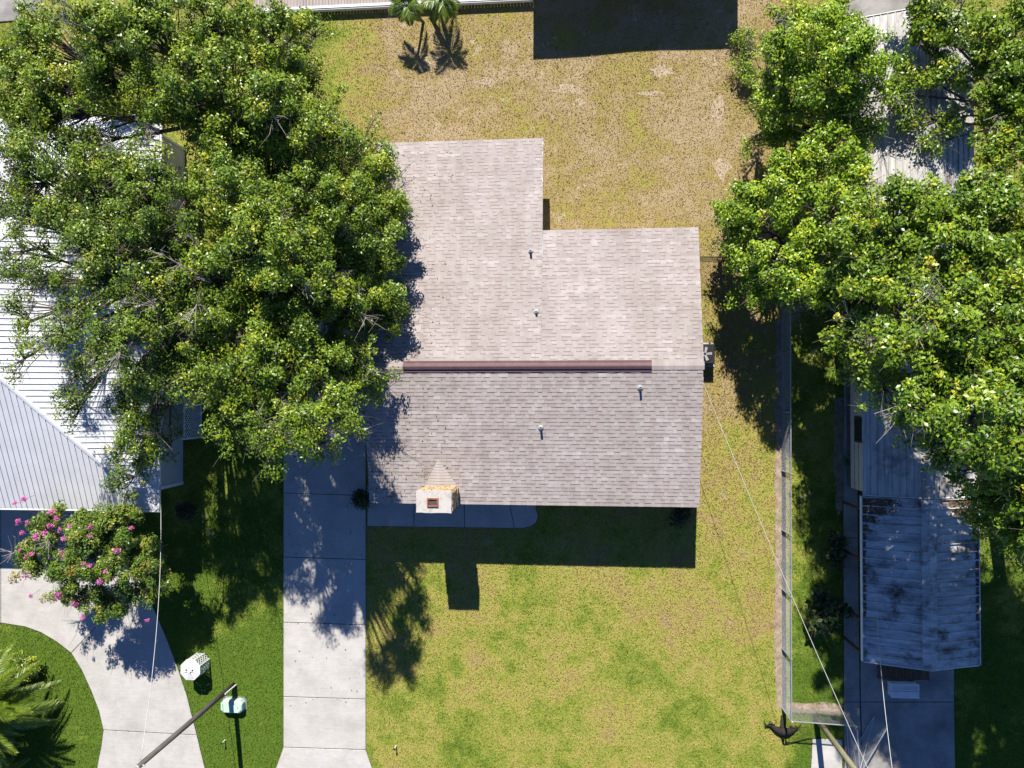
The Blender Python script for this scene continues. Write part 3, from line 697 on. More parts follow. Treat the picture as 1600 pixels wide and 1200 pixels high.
# white deck box and wooden pallet on the slab
bx, by = P(1412, 1078, 0.35)
db = thing('storage_bench', 'white storage bench with split lid standing on the side driveway', 'bench', (bx, by, 0.06))
L, D = 0.52, 0.26
m = MB(); m.cbox((bx-L, by-D, 0.12), (bx+L, by+D, 0.44), 0.015); m.part('box', 'white_paint', db)
m = MB(); m.cbox((bx-L-0.02, by-D-0.02, 0.442), (bx+L+0.02, by-0.012, 0.49), 0.02); m.part('lid', 'white_paint', db)
m = MB()
for a, b in (((bx-L-0.02, by+0.012), (bx+L+0.02, by+0.06)), ((bx-L-0.02, by+D-0.03), (bx+L+0.02, by+D+0.02)), ((bx-L-0.02, by+0.06), (bx-L+0.05, by+D-0.03)), ((bx+L-0.05, by+0.06), (bx+L+0.02, by+D-0.03))):
    m.cbox((*a, 0.442), (*b, 0.49), 0.01)
m.part('tray_rim', 'white_paint', db)
for sx_ in (-1, 1):
    for sy_ in (-1, 1):
        m = MB(); m.box((bx+sx_*(L-0.05)-0.03, by+sy_*(D-0.05)-0.03, 0.06), (bx+sx_*(L-0.05)+0.03, by+sy_*(D-0.05)+0.03, 0.12)); m.part('foot', 'white_paint', db)
px0, py0 = P(1375, 1062, 0.3); px1 = P(1455, 1062, 0.3)[0]
pal = thing('wood_pallet', 'brown wooden pallet of narrow boards under the carport gable', 'pallet', ((px0+px1)/2, py0+0.4, 0.06))
for yy in (0.05, 0.45, 0.85):
    m = MB(); m.box((px0, py0+yy-0.05, 0.062), (px1, py0+yy+0.05, 0.16)); m.part('bearer', 'pallet_wood', pal)
x = px0
while x < px1-0.05:
    ww = rnd.uniform(0.10, 0.15); m = MB(); m.box((x+0.006, py0+rnd.uniform(-.04, .02), 0.162), (min(x+ww, px1)-0.006, py0+0.95+rnd.uniform(-.05, .05), 0.162+rnd.uniform(0.018, 0.035))); m.part('board', 'pallet_wood', pal); x += ww

# ------------------------------------------------------------------ fences
def chain_link(root, pts, h=1.25, spacing=2.4, mat='galvanised', rr=0.022, corner_first=True, corner_last=True):
    pts = [Vector((*p, 0)) for p in pts]
    mesh = MB()
    for si, (a, b) in enumerate(zip(pts[:-1], pts[1:])):
        d = b-a; L = d.length; ax = d.normalized(); n = max(1, round(L/spacing))
        for i in range(n+1):
            if i == 0 and si > 0: continue
            if i == 0 and not corner_first: continue
            if i == n and si == len(pts)-2 and not corner_last: continue
            p = a+d*i/n; m = MB(); big = i in (0, n)
            m.tube([p+Vector((0, 0, -0.02)), p+Vector((0, 0, h+0.03+(0.06 if big else 0)))], 0.036 if big else 0.026, 8)
            po = m.part('post', mat, root); m = MB(); zt = h+0.03+(0.06 if big else 0)
            m.tube([p+Vector((0, 0, zt)), p+Vector((0, 0, zt+0.03))], [0.042 if big else 0.03, 0.015], 8); m.part('cap', mat, po)
        for i in range(n):
            m = MB(); m.tube([a+d*i/n+Vector((0, 0, h)), a+d*(i+1)/n+Vector((0, 0, h))], rr, 6); m.part('top_rail', mat, root)
        k = -h; s = 0.085
        while k < L:
            for sg in (1, -1):
                xa, xb = (k, k+h) if sg > 0 else (k+h, k); c0, c1 = max(min(xa, xb), 0), min(max(xa, xb), L)
                if c1-c0 > 0.02:
                    z = lambda q: 0.02+(h-0.03)*(q-xa)/(xb-xa)
                    mesh.tube([a+ax*c0+Vector((0, 0, z(c0))), a+ax*c1+Vector((0, 0, z(c1)))], 0.003, 3, False)
            k += s
    mesh.part('wire_mesh', 'vent_metal' if mat == 'galvanised' else mat, root)
fa, fb = P(1222, 470), P(1222, 1105)
fa = (8.55, 6.5); fb = (8.5, -12.8); fc = P(1318, 1112)
fen = thing('chain_link_fence', 'galvanised chain link fence along the dirt strip between the two lots', 'fence', (8.5, -3, 0))
chain_link(fen, [fa, fb, fc])
gate_g = 'open gate leaves at the side driveway'
def gate(a, b, label):
    root = thing('fence_gate', label, 'gate', (*a, 0)); A, B = Vector((*a, 0)), Vector((*b, 0)); h = 1.2
    for p, nm in ((A, 'hinge_stile'), (B, 'end_stile')):
        m = MB(); m.tube([p+Vector((0, 0, 0.03)), p+Vector((0, 0, h))], 0.024, 8); m.part(nm, 'galvanised', root)
    for z in (0.08, h):
        m = MB(); m.tube([A+Vector((0, 0, z)), B+Vector((0, 0, z))], 0.022, 6); m.part('rail', 'galvanised', root)
    m = MB(); m.tube([A+Vector((0, 0, 0.08)), B+Vector((0, 0, h))], 0.016, 6); m.part('brace', 'galvanised', root)
    mesh = MB(); d = B-A; L = d.length; ax = d.normalized(); k = -h
    while k < L:
        for sg in (1, -1):
            xa, xb = (k, k+h) if sg > 0 else (k+h, k); c0, c1 = max(min(xa, xb), 0), min(max(xa, xb), L)
            if c1-c0 > 0.02:
                z = lambda q: 0.08+(h-0.08)*(q-xa)/(xb-xa)
                mesh.tube([A+ax*c0+Vector((0, 0, z(c0))), A+ax*c1+Vector((0, 0, z(c1)))], 0.003, 3, False)
        k += 0.085
    mesh.part('wire_mesh', 'vent_metal', root)
ga = P(1321, 1120); gate(ga, (ga[0]+0.12, ga[1]-1.9), 'chain link gate leaf swung open beside the fence end post')
gb0, gb1 = P(1365, 1117), P(1322, 1190); gate(gb0, gb1, 'chain link gate leaf standing askew across the side driveway')
# small black side fence between the house and the bright tree
sf0, sf1 = P(1093, 400, 1.2), P(1134, 402, 1.2)
sf = thing('side_fence', 'short black metal fence between the shingle roofed house and the trees', 'fence', (sf0[0], sf0[1], 0))
chain_link(sf, [(HX1-0.45, sf0[1]), sf1, (fa[0]-0.1, sf1[1])], 1.2, 1.9, 'black_metal', 0.02)

# ------------------------------------------------------------------ poles and wires
def pole(px, py, h, r, mat, label):
    x, y = P(px, py); root = thing('utility_pole', label, 'utility pole', (x, y, 0))
    m = MB(); m.tube([(x, y, -0.05), (x+0.01, y, h*0.5), (x, y, h)], [r, r*0.93, r*0.85], 12); m.part('shaft', mat, root, True)
    m = MB(); m.tube([(x, y, h), (x, y, h+0.02)], [r*0.86, r*0.5], 12); m.part('top', 'vent_metal', root)
    for k in range(3):
        m = MB(); q = k*2.1; m.tube([(x+math.cos(q)*r*0.8, y+math.sin(q)*r*0.8, h-0.18-0.1*k), (x+math.cos(q)*(r+0.07), y+math.sin(q)*(r+0.07), h-0.18-0.1*k)], 0.025, 8); m.part('insulator', 'vent_metal', root)
    return Vector((x, y, h)), root
ptA, rA = pole(365, 1070, 6.9, 0.11, 'pole_grey_wood', 'slender grey wooden utility pole rising from the lawn beside the mint green box')
ptB, rB = pole(1275, 1122, 7.5, 0.115, 'pole_tan_wood', 'tan wooden utility pole beside the chain link fence corner')
m = MB(); m.tube([ptA+Vector((0.13, 0.02, -6.9)), ptA+Vector((0.12, 0.02, -5.9))], 0.03, 8); m.part('conduit', 'white_paint', rA)
def wire(a, b, sag, r, label, n=24):
    m = MB(); a, b = Vector(a), Vector(b); pts = []
    for i in range(n+1):
        u = i/n; p = a.lerp(b, u); p.z -= sag*4*u*(1-u); pts.append(p)
    m.tube(pts, r, 5); return m.top('overhead_wire', 'cable', label, 'wire', tuple(a), smooth=True)
house_at = Vector((HX1-0.12, P(1103, 578, 3.5)[1], 3.25))
wire(ptB+Vector((-0.1, 0, -0.25)), house_at, 0.55, 0.010, 'pale service wire running from the house ridge down to the tan pole')
wire(ptB+Vector((0.1, 0, -0.25)), (MX0+0.35, -7.2, 2.5), 0.3, 0.010, 'pale wire strung from the tan pole to the carport roof')
m = MB(); m.tube([(MX0+0.35, -7.2, 2.2), (MX0+0.35, -7.2, 2.52)], 0.02, 6); m.part('wire_mast', 'vent_metal', cp)
m = MB(); m.tube([(HX1-0.12, house_at.y, 3.0), (HX1-0.12, house_at.y, 3.30)], 0.025, 8); m.part('service_mast', 'vent_metal', house)
wire(ptA+Vector((0, 0.1, -0.2)), (NXE+0.09, P(250, 757, 2.8)[1], 2.72), 0.45, 0.012, 'thin wire sagging from the grey pole to the metal roofed house')

# ------------------------------------------------------------------ small things
# mint utility pedestal
ux, uy = P(361, 1105, 0.35)
up_ = thing('utility_box', 'mint green rounded utility box on the grass crossed by the pole shadow', 'utility box', (ux, uy, 0))
def rrect(cx, cy, hx_, hy_, c): return [(cx-hx_+c, cy-hy_), (cx+hx_-c, cy-hy_), (cx+hx_, cy-hy_+c), (cx+hx_, cy+hy_-c), (cx+hx_-c, cy+hy_), (cx-hx_+c, cy+hy_), (cx-hx_, cy+hy_-c), (cx-hx_, cy-hy_+c)]
m = MB(); rings = [(0.48, 0.26, 0.0), (0.49, 0.27, 0.24), (0.48, 0.26, 0.32), (0.44, 0.22, 0.37)]
for hx_, hy_, z in rings: m.v += [(x, y, z) for x, y in rrect(ux, uy, hx_, hy_, 0.12)]
for r_ in range(3): m.f += [(r_*8+i, r_*8+(i+1) % 8, r_*8+8+(i+1) % 8, r_*8+8+i) for i in range(8)]
m.f.append(tuple(range(24, 32))); m.part('cover', 'mint_plastic', up_)
m = MB(); m.prism(rrect(ux, uy, 0.54, 0.32, 0.12), 0, 0.03); m.part('base', 'old_concrete', up_)
m = MB(); m.tube([(ux+0.30, uy, 0.37), (ux+0.30, uy, 0.385)], 0.03, 8); m.part('lock', 'vent_metal', up_)
# octagonal lattice enclosure
ox, oy = P(297, 1047, 0.9); oc = thing('lattice_enclosure', 'white octagonal lattice enclosure at the edge of the curved driveway', 'enclosure', (ox, oy, 0))
OR = 0.43; ov = [Vector((ox+OR*math.cos(q), oy+OR*math.sin(q), 0)) for q in [math.pi/8+k*math.pi/4 for k in range(8)]]
m = MB()
for i in range(8):
    a, b = ov[i], ov[(i+1) % 8]; lattice(m, a+Vector((0, 0, 0.04)), (b-a).normalized(), (b-a).length, 0.84, 0.12, 0.026)
m.part('lattice_wall', 'white_paint', oc)
for i in range(8):
    m = MB(); m.tube([ov[i], ov[i]+Vector((0, 0, 0.9))], 0.02, 6); m.part('corner_post', 'white_paint', oc)
ctr = Vector((ox, oy, 0.90))
for i in range(8):
    a, b = ov[i]+Vector((0, 0, 0.87)), ov[(i+1) % 8]+Vector((0, 0, 0.87)); a = ctr+(a-ctr)*1.08; b = ctr+(b-ctr)*1.08; a.z = b.z = 0.885
    c_ = ctr+Vector((0, 0, 0.11 if i % 2 else 0.07)); m = MB(); q0, q1 = a.lerp(c_, 0.82), b.lerp(c_, 0.82)
    m.add([a, b, q1, q0, a-Vector((0, 0, .03)), b-Vector((0, 0, .03))], [(0, 1, 2, 3), (4, 5, 1, 0)]); m.part('lid_wedge', 'white_paint', oc)
m = MB(); m.tube([ctr+Vector((0, 0, 0.06)), ctr+Vector((0, 0, 0.10))], [0.10, 0.08], 8); m.part('lid_knob', 'white_paint', oc)
for dx in (-0.13, 0.14):
    m = MB(); m.tube([ctr+Vector((dx, 0.02, 0.04)), ctr+Vector((dx, 0.02, 0.085))], 0.035, 8); m.part('vent_hole', 'black_rubber', oc)
# sprinkler risers
for (px, py, lb) in ((619, 1165, 'small white sprinkler riser in the front lawn near the driveway apron'), (352, 1156, 'small white sprinkler riser in the grass beside the curved driveway')):
    x, y = P(px, py); t_ = thing('sprinkler', lb, 'sprinkler', (x, y, 0), 'sprinkler risers')
    m = MB(); m.tube([(x, y, 0), (x, y, 0.30)], 0.025, 8); m.part('riser', 'white_paint', t_)
    m = MB(); m.tube([(x, y, 0.30), (x, y, 0.34), (x, y, 0.36)], [0.045, 0.045, 0.02], 8); m.part('head', 'black_rubber', t_)
# added black branch shape standing in for a bird-like shadow by the fence corner
dx_, dy_ = P(1222, 1140); m = MB(); c = Vector((dx_, dy_, 0.08))
W3 = lambda px, py, z: P3(px, py, z)
m.tube([W3(1196, 1133, 0.14), W3(1204, 1133, 0.12), W3(1213, 1140, 0.10), W3(1222, 1143, 0.10), W3(1232, 1143, 0.10), W3(1240, 1140, 0.12), W3(1246, 1137, 0.15)], [0.02, 0.06, 0.12, 0.17, 0.15, 0.09, 0.02], 8)
m.tube([W3(1222, 1118, 0.03), W3(1222, 1142, 0.10), W3(1224, 1162, 0.03)], [0.05, 0.09, 0.03], 7)
m.tube([W3(1225, 1163, 0.04), W3(1240, 1160, 0.05), W3(1262, 1154, 0.04), W3(1285, 1154, 0.03)], [0.03, 0.025, 0.02, 0.01], 5)
for k in range(26):
    s = W3(1200+rnd.uniform(-3, 10), 1132+rnd.uniform(-1, 4), 0.12) if k % 2 else W3(1240+rnd.uniform(-4, 6), 1138+rnd.uniform(-2, 3), 0.12)
    e_ = s+Vector((rnd.uniform(-0.22, 0.22), rnd.uniform(0.05, 0.28), rnd.uniform(-0.05, 0.18))); m.tube([s, s.lerp(e_, 0.5)+Vector((0, 0, 0.03)), e_], [0.018, 0.012, 0.004], 4)
m.top('shadow_standin', 'shadow_dark', 'added black shape with twiggy ends standing in for a shadow on the lawn by the fence corner', 'branch', (dx_, dy_, 0), smooth=True)
# air conditioner and meter box east of the house
acx, acy = P(1106, 553, 0.7); acx -= 0.12
ac = thing('air_conditioner', 'dark air conditioner with round fan grille beside the east house wall', 'air conditioner', (acx, acy, 0))
m = MB(); m.cbox((acx-0.40, acy-0.40, 0.05), (acx+0.40, acy+0.40, 0.70), 0.03); m.part('cabinet', 'black_metal', ac)
m = MB(); m.box((acx-0.5, acy-0.5, 0.0), (acx+0.5, acy+0.5, 0.05)); m.part('pad', 'concrete', ac)
m = MB(); m.tube([(acx, acy, 0.70), (acx, acy, 0.72)], [0.33, 0.32], 20); fg = m.part('fan_ring', 'black_metal', ac)
for k in range(5):
    q = k*1.257; m = MB(); a = Vector((acx+0.05*math.cos(q), acy+0.05*math.sin(q), 0.724)); b = Vector((acx+0.28*math.cos(q), acy+0.28*math.sin(q), 0.724)); s = Vector((-math.sin(q), math.cos(q), 0.12))*0.08
    m.add([a-s*0.5, b-s, b+s, a+s*0.5], [(0, 1, 2, 3)]); m.part('fan_blade', 'vent_metal', ac)
# rear deck with boards
dz = 0.30; dl, dr = P(396, 17, dz), P(832, 3, dz); deck = thing('wooden_deck', 'weathered grey board deck with a white rim board along the back lot line', 'deck', (dl[0], dl[1], 0))
dyf = (dl[1]+dr[1])/2
m = MB(); m.box((dl[0], dyf, 0.12), (dr[0], dyf+0.05, dz+0.005)); m.part('rim_board', 'white_paint', deck)
m = MB(); m.box((dl[0], dyf+0.052, dz-0.002), (dr[0], dyf+0.16, dz+0.035)); m.part('edge_board', 'white_paint', deck)
x = dl[0]
while x < dr[0]-0.02:
    ww = 0.14; m = MB(); m.box((x+0.005, dyf+0.163, dz-0.03), (min(x+ww, dr[0])-0.005, dyf+3.2, dz+rnd.uniform(-0.004, 0.006))); m.part('board', 'deck_wood', deck); x += ww
for k in range(8):
    xx = dl[0]+0.3+(dr[0]-dl[0]-0.6)*k/7; m = MB(); m.box((xx-0.06, dyf+0.3, 0), (xx+0.06, dyf+0.42, dz-0.032)); m.part('post', 'deck_wood', deck)
# building to the north whose shadow falls on the back yard
nx0, nx1 = P(833, 95)[0]-0.28, P(1153, 76)[0]-0.28; ny = 14.22+2.6/math.tan(SUN_EL)*math.cos(SUN_AZ)
nh = thing('rear_building', 'low flat roofed building just beyond the back lot line, casting its shadow on the yard', 'building', ((nx0+nx1)/2, ny+3, 0))
m = MB(); m.box((nx0+0.3, ny+0.4, 0), (nx1-0.3, ny+6.6, 2.45)); m.part('wall', 'neighbour_wall', nh)
m = MB(); sag = [0.02, 0.02, 0.0, -0.06, -0.12, -0.13, -0.10, -0.08, -0.08]; nn = len(sag)
vt = [(nx0+(nx1-nx0)*i/(nn-1), ny, 2.6+s*1.0) for i, s in enumerate(sag)]; vb = [(x, y, z-0.12) for x, y, z in vt]; bt = [(x, ny+7, 2.75) for x, y, z in vt]
m.add(vt+vb+bt, [(i, i+1, i+1+2*nn, i+2*nn) for i in range(nn-1)]+[(i+nn, i+nn+1, i+1, i) for i in range(nn-1)]); m.part('roof', 'asphalt_roof', nh)

# ------------------------------------------------------------------ vegetation
def leaf_cloud(C, Rr, N, size, flat=0.75, out_from=None):
    """C (k,3) clump centres, Rr radii, N leaves per clump -> quads (n,4,3), tint"""
    idx = np.repeat(np.arange(len(C)), N); n = len(idx)
    d = rng.normal(size=(n, 3)); d /= np.linalg.norm(d, axis=1, keepdims=True)
    rad = rng.random(n)**0.5
    p = d*(rad*Rr[idx])[:, None]; p[:, 2] *= flat
    p += C[idx]
    nr = d*0.55+rng.normal(size=(n, 3))*0.55; nr[:, 2] += 0.65
    if out_from is not None:
        o = C[idx]-out_from[idx]; o /= np.maximum(1e-6, np.linalg.norm(o, axis=1, keepdims=True)); nr += o*0.35
    nr /= np.linalg.norm(nr, axis=1, keepdims=True)
    a = np.cross(nr, rng.normal(size=(n, 3))); a /= np.linalg.norm(a, axis=1, keepdims=True); b = np.cross(nr, a)
    L = size*rng.uniform(0.7, 1.3, n)[:, None]; W = L*rng.uniform(0.38, 0.6, n)[:, None]
    dr = nr*L*0.12
    V = np.stack([p-a*L*0.5-dr, p+b*W*0.5, p+a*L*0.5-dr, p-b*W*0.5], axis=1)
    ct = rng.normal(0.44, 0.19, len(C))
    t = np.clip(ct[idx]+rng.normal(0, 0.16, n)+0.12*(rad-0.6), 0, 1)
    return V, t
def lobe_clumps(c, r, dens=1.0, flat=0.7, csize=(0.38, 0.72)):
    """leaf clumps strung along branchlets that radiate from the lobe's heart to uneven lengths"""
    nb_ = int(7.4*r*r*dens*(0.42/np.mean(csize))**1.3)+4
    out, rad = [], []
    for _ in range(nb_):
        d = rng.normal(size=3); d /= np.linalg.norm(d)
        if d[2] < -0.3: d[2] = -d[2]*0.5
        R_ = r*rng.choice([rng.uniform(0.5, 0.95), rng.uniform(0.9, 1.15), rng.uniform(1.1, 1.42)], p=[0.4, 0.42, 0.18])
        k = rng.integers(2, 5); side = rng.normal(size=3)*0.18*r
        for q in range(k):
            u = 1.0-0.55*q/k
            out.append(c+(d*R_*u+side*(1-u)*2+rng.normal(size=3)*0.10)*np.array([1, 1, flat])); rad.append(rng.uniform(*csize)*(0.8+0.35*(1-u)))
    return np.array(out), np.array(rad)
def make_tree(name, label, lobes, mat, leaf=0.125, per=260, trunk_r=0.25, base=None, dead=6, group=None, bark='bark', csize=(0.22, 0.46), cat='tree', flat=0.7, twig_r=0.012, under=False):
    """lobes: (px, py, z, r, density)"""
    if under: lobes = [(px, py, z+(rnd.uniform(-1.0, 0.8) if z > 5.0 else 0), r, dn) for px, py, z, r, dn in lobes]
    cs = [np.array([*P(px, py, z), z]) for px, py, z, r, dn in lobes]
    for (px, py, z, r, dn), c in list(zip(lobes, cs)):
        if under and dn >= 0.8:
            lobes = lobes+[(px, py, z-1.7*r, r*1.0, 0.4*dn)]; cs.append(c+np.array([rnd.uniform(-.3, .3), rnd.uniform(-.3, .3), -1.7*r]))
    if base is None:
        wts = np.array([l[3]**2 for l in lobes]); b = (np.array(cs)*wts[:, None]).sum(0)/wts.sum(); base = (b[0], b[1])
    zmin = min(c[2] for c in cs); zmean = float(np.mean([c[2] for c in cs]))
    root = thing(name, label, cat, (base[0], base[1], 0), group)
    fork = Vector((base[0]+rnd.uniform(-.2, .2), base[1]+rnd.uniform(-.2, .2), max(0.5, zmean*0.42)))
    m = MB(); bz = Vector((base[0], base[1], -0.05))
    m.tube([bz, bz.lerp(fork, 0.15), bz.lerp(fork, 0.6)+Vector((0.05, 0.03, 0)), fork], [trunk_r*1.5, trunk_r*1.1, trunk_r*0.95, trunk_r*0.85], 10); m.part('trunk', bark, root, True)
    allC, allR, allO, allN = [], [], [], []
    for (px, py, z, r, dn), c in zip(lobes, cs):
        C, Rr = lobe_clumps(c, r, min(1.0, 0.35+0.65*dn), flat, csize)
        allC.append(C); allR.append(Rr); allO.append(np.repeat(c[None], len(C), 0)); allN.append(np.maximum(8, (per*0.36*dn*(Rr/np.mean(csize))**2)).astype(int))
        cv = Vector(c); mid = fork.lerp(cv, 0.5)+Vector((rnd.uniform(-.3, .3), rnd.uniform(-.3, .3), 0.12*r))
        low = cv-Vector((0, 0, r*0.3)); k = math.sqrt(min(1.0, r/1.8))
        lm = MB(); p1 = fork.lerp(mid, 0.5)+Vector((rnd.uniform(-.15, .15), rnd.uniform(-.15, .15), 0.1)); p3 = mid.lerp(low, 0.5)+Vector((rnd.uniform(-.15, .15), rnd.uniform(-.15, .15), 0))
        lm.tube([fork, p1, mid, p3, low], [trunk_r*0.55*k, trunk_r*0.45*k, trunk_r*0.34*k, trunk_r*0.24*k, trunk_r*0.15*k], 7)
        for q in C:
            e_ = Vector(q); s = low if rnd.random() < 0.6 else p3; h_ = s.lerp(e_, 0.55)+Vector((rnd.uniform(-.12, .12), rnd.uniform(-.12, .12), rnd.uniform(-.05, .15)))
            lm.tube([s, h_, e_], [trunk_r*0.11*k+twig_r, twig_r*1.4, twig_r*0.5], 4, False)
            for _ in range(2):
                e2 = e_+Vector((rnd.gauss(0, .3), rnd.gauss(0, .3), rnd.gauss(0.05, .2))); lm.tube([h_.lerp(e_, rnd.uniform(0.2, 0.9)), e2], [twig_r*0.8, twig_r*0.35], 3, False)
        lm.part('limb', bark, root, True)
    C = np.concatenate(allC); Rr = np.concatenate(allR); O = np.concatenate(allO); N = np.concatenate(allN)
    V, t = leaf_cloud(C, Rr, N, leaf, 0.7, O)
    V = V-np.array([base[0], base[1], 0.0])
    me = fast_mesh('crown', V, 4, mat, t); o = bpy.data.objects.new('crown', me); link(o); o.parent = root
    if dead:
        for k in range(dead):
            dm = MB()
            li = rnd.randrange(len(cs)); c = Vector(cs[li]); r = lobes[li][3]
            dv = Vector((rnd.gauss(0, 1), rnd.gauss(0, 1), abs(rnd.gauss(0.5, 0.6)))).normalized(); s = c+dv*r*0.55*Vector((1, 1, .7)).length/1.7; tip = c+dv*r*1.05
            dm.tube([c, s, tip], [0.03, 0.022, 0.008], 5, False)
            for _ in range(16):
                p = s.lerp(tip, rnd.random()); e1 = p+(dv*0.5+Vector((rnd.gauss(0, .6), rnd.gauss(0, .6), rnd.gauss(0.1, .4))))*rnd.uniform(0.25, 0.6)
                e2 = e1+Vector((rnd.gauss(0, .2), rnd.gauss(0, .2), rnd.gauss(0, .12))); dm.tube([p, e1, e2], [0.010, 0.007, 0.003], 3, False)
            dm.part('bare_twig', 'dead_twig', root)
    return root

left_main = [(605, 335, 4.6, .8, 1), (590, 255, 5.0, .8, 1), (612, 500, 4.1, .7, .9), (540, 480, 5.8, 1.1, 1), (430, 560, 8.0, 1.1, 1), (440, 700, 8.2, .8, .5), (410, 640, 8.0, 1.0, .8), (585, 470, 4.6, 1.15, 1), (565, 385, 5.2, 1.3, 1), (560, 290, 5.4, 1.25, 1), (520, 215, 6.0, 1.3, 1), (545, 560, 5.0, 1.3, 1), (520, 640, 7.0, 1.0, .8),
             (480, 320, 7.2, 1.7, 1), (470, 440, 7.4, 1.7, 1), (480, 560, 7.6, 1.5, 1), (455, 650, 8.6, 1.1, .75), (400, 380, 8.4, 1.6, 1), (390, 500, 8.3, 1.6, 1), (380, 600, 8.2, 1.5, .95),
             (330, 440, 8.6, 1.5, .9), (300, 560, 7.8, 1.4, .9), (350, 300, 7.9, 1.5, 1), (430, 240, 7.0, 1.6, 1), (600, 420, 4.0, .8, .8), (370, 680, 7.4, .9, .55), (500, 690, 8.2, .7, .45), (585, 600, 4.4, .8, .7)]
left_top = [(170, 120, 7.8, 1.2, 1), (250, 160, 8.0, 1.1, .9), (60, 180, 7.2, 1.1, .8), (400, 230, 7.2, 1.2, 1), (60, 70, 7.0, 1.4, 1), (150, 50, 7.6, 1.4, 1), (240, 40, 7.8, 1.4, 1), (330, 50, 7.4, 1.4, 1), (420, 55, 6.4, 1.2, 1), (455, 110, 5.4, 0.9, 1), (100, 130, 8.0, 1.3, 1), (300, 130, 8.2, 1.4, 1),
            (390, 150, 7.4, 1.4, 1), (460, 190, 6.6, 1.1, 1), (330, 205, 7.8, 1.2, .9), (20, 140, 6.5, 1.2, .8), (210, 115, 7.6, 1.0, .8), (470, 30, 5.2, .8, .8)]
left_west = [(40, 430, 7.0, .9, .5), (90, 520, 7.0, .9, .5), (30, 560, 6.6, .7, .35), (30, 215, 7.2, .9, .6), (150, 560, 7.0, .8, .5), (120, 640, 6.2, .6, .35), (200, 250, 7.8, .7, .6), (50, 325, 7.2, 1.0, .75), (110, 265, 7.6, 1.0, .8), (200, 290, 8.0, 1.0, .85), (165, 355, 8.0, 1.0, .8), (70, 440, 7.2, .9, .6), (165, 430, 7.9, .9, .75), (20, 290, 7, .9, .6), (220, 590, 7.2, .9, .8), (95, 330, 7.6, 1.1, .8), (175, 300, 7.9, 1.0, .8), (245, 285, 8.0, .9, .8), (250, 380, 8.2, 1.0, .9), (30, 240, 7.2, .9, .6), (15, 330, 7.0, .8, .5), (270, 570, 7.6, 1.0, .8), (60, 280, 7.4, 1.2, .7), (140, 290, 8.0, 1.15, .75), (30, 390, 7.0, 0.9, .5), (120, 390, 8.2, 1.1, .7), (210, 340, 8.4, 1.1, .85), (220, 440, 8.2, 1.2, .85), (120, 480, 7.6, 0.9, .55), (40, 500, 7.0, .8, .45),
             (190, 535, 9.3, 1.0, .85), (255, 500, 9.2, 1.0, .9), (110, 590, 6.8, .8, .45), (205, 640, 6.4, 1.0, 1), (240, 690, 6.2, .8, .85), (190, 690, 6.0, .7, .7), (275, 600, 7.4, .8, .7), (205, 745, 5.2, .7, .6), (80, 215, 7.4, .9, .6), (150, 230, 7.8, .7, .5)]
make_tree('oak_tree', 'broad dense oak overhanging the west edge of the shingle roof and the driveway', left_main, 'oak_leaf', 0.105, 360, 0.34, under=True, dead=16, base=(-13.3, 3.4))
make_tree('oak_tree', 'leafy oak behind the metal roofed house beside the wooden deck end', left_top, 'oak_leaf', 0.105, 350, 0.28, under=True, dead=12)
make_tree('oak_tree', 'sparse oak with open branches spreading over the white metal roof', left_west, 'dark_oak_leaf', 0.10, 290, 0.26, under=True, dead=14, base=(-15.6, 4.6))
right_bright = [(1160, 400, 2.9, .75, .9), (1180, 330, 3.6, 1.0, 1), (1230, 400, 4.3, 1.2, 1), (1240, 300, 4.6, 1.2, 1), (1290, 240, 4.8, .9, 1), (1300, 340, 5.0, 1.2, 1), (1270, 440, 4.6, 1.0, .95), (1190, 440, 3.4, .7, .8), (1330, 270, 4.6, .8, .9), (1150, 350, 2.6, .6, .8)]
make_tree('leafy_tree', 'bright yellow green round tree beside the short black side fence', right_bright, 'bright_leaf', 0.12, 290, 0.16, under=True, dead=3)
right_top = [(1230, 60, 4.6, 1.2, 1), (1290, 40, 5.0, 1.2, 1), (1260, 120, 4.6, 1.1, 1), (1330, 90, 5.2, 1.1, 1), (1220, 160, 3.8, 0.9, .9), (1300, 180, 4.4, 1.0, .9), (1350, 150, 4.8, .9, .8), (1200, 200, 2.6, .7, .8), (1340, 215, 4.0, .7, .75), (1245, 225, 2.8, .8, .9)]
make_tree('leafy_tree', 'full green tree between the back yard and the rear end of the mobile home', right_top, 'bright_leaf', 0.115, 290, 0.16, under=True, dead=3)
right_ne = [(1425, 50, 3.7, .9, .9), (1490, 40, 3.8, 1.1, 1), (1575, 50, 5.2, 1.3, 1), (1420, 115, 3.35, .8, .55), (1480, 115, 3.4, .9, .6), (1570, 140, 5.0, 1.2, 1), (1420, 185, 3.25, .6, .4), (1475, 190, 3.25, .7, .4), (1575, 230, 5.2, 1.2, 1), (1630, 190, 6.0, 1.2, 1), (1385, 150, 3.4, .6, .6), (1535, 90, 4.2, .9, .9), (1440, 5, 3.8, .9, 1), (1565, 180, 4.8, .9, .9), (1450, 225, 3.2, .4, .35), (1600, 100, 5.6, 1.2, 1)]
make_tree('maple_tree', 'maple shading the rear half of the mobile home roof', right_ne, 'maple_leaf', 0.13, 270, 0.22, dead=4, base=(16.8, 10.5), flat=0.55)
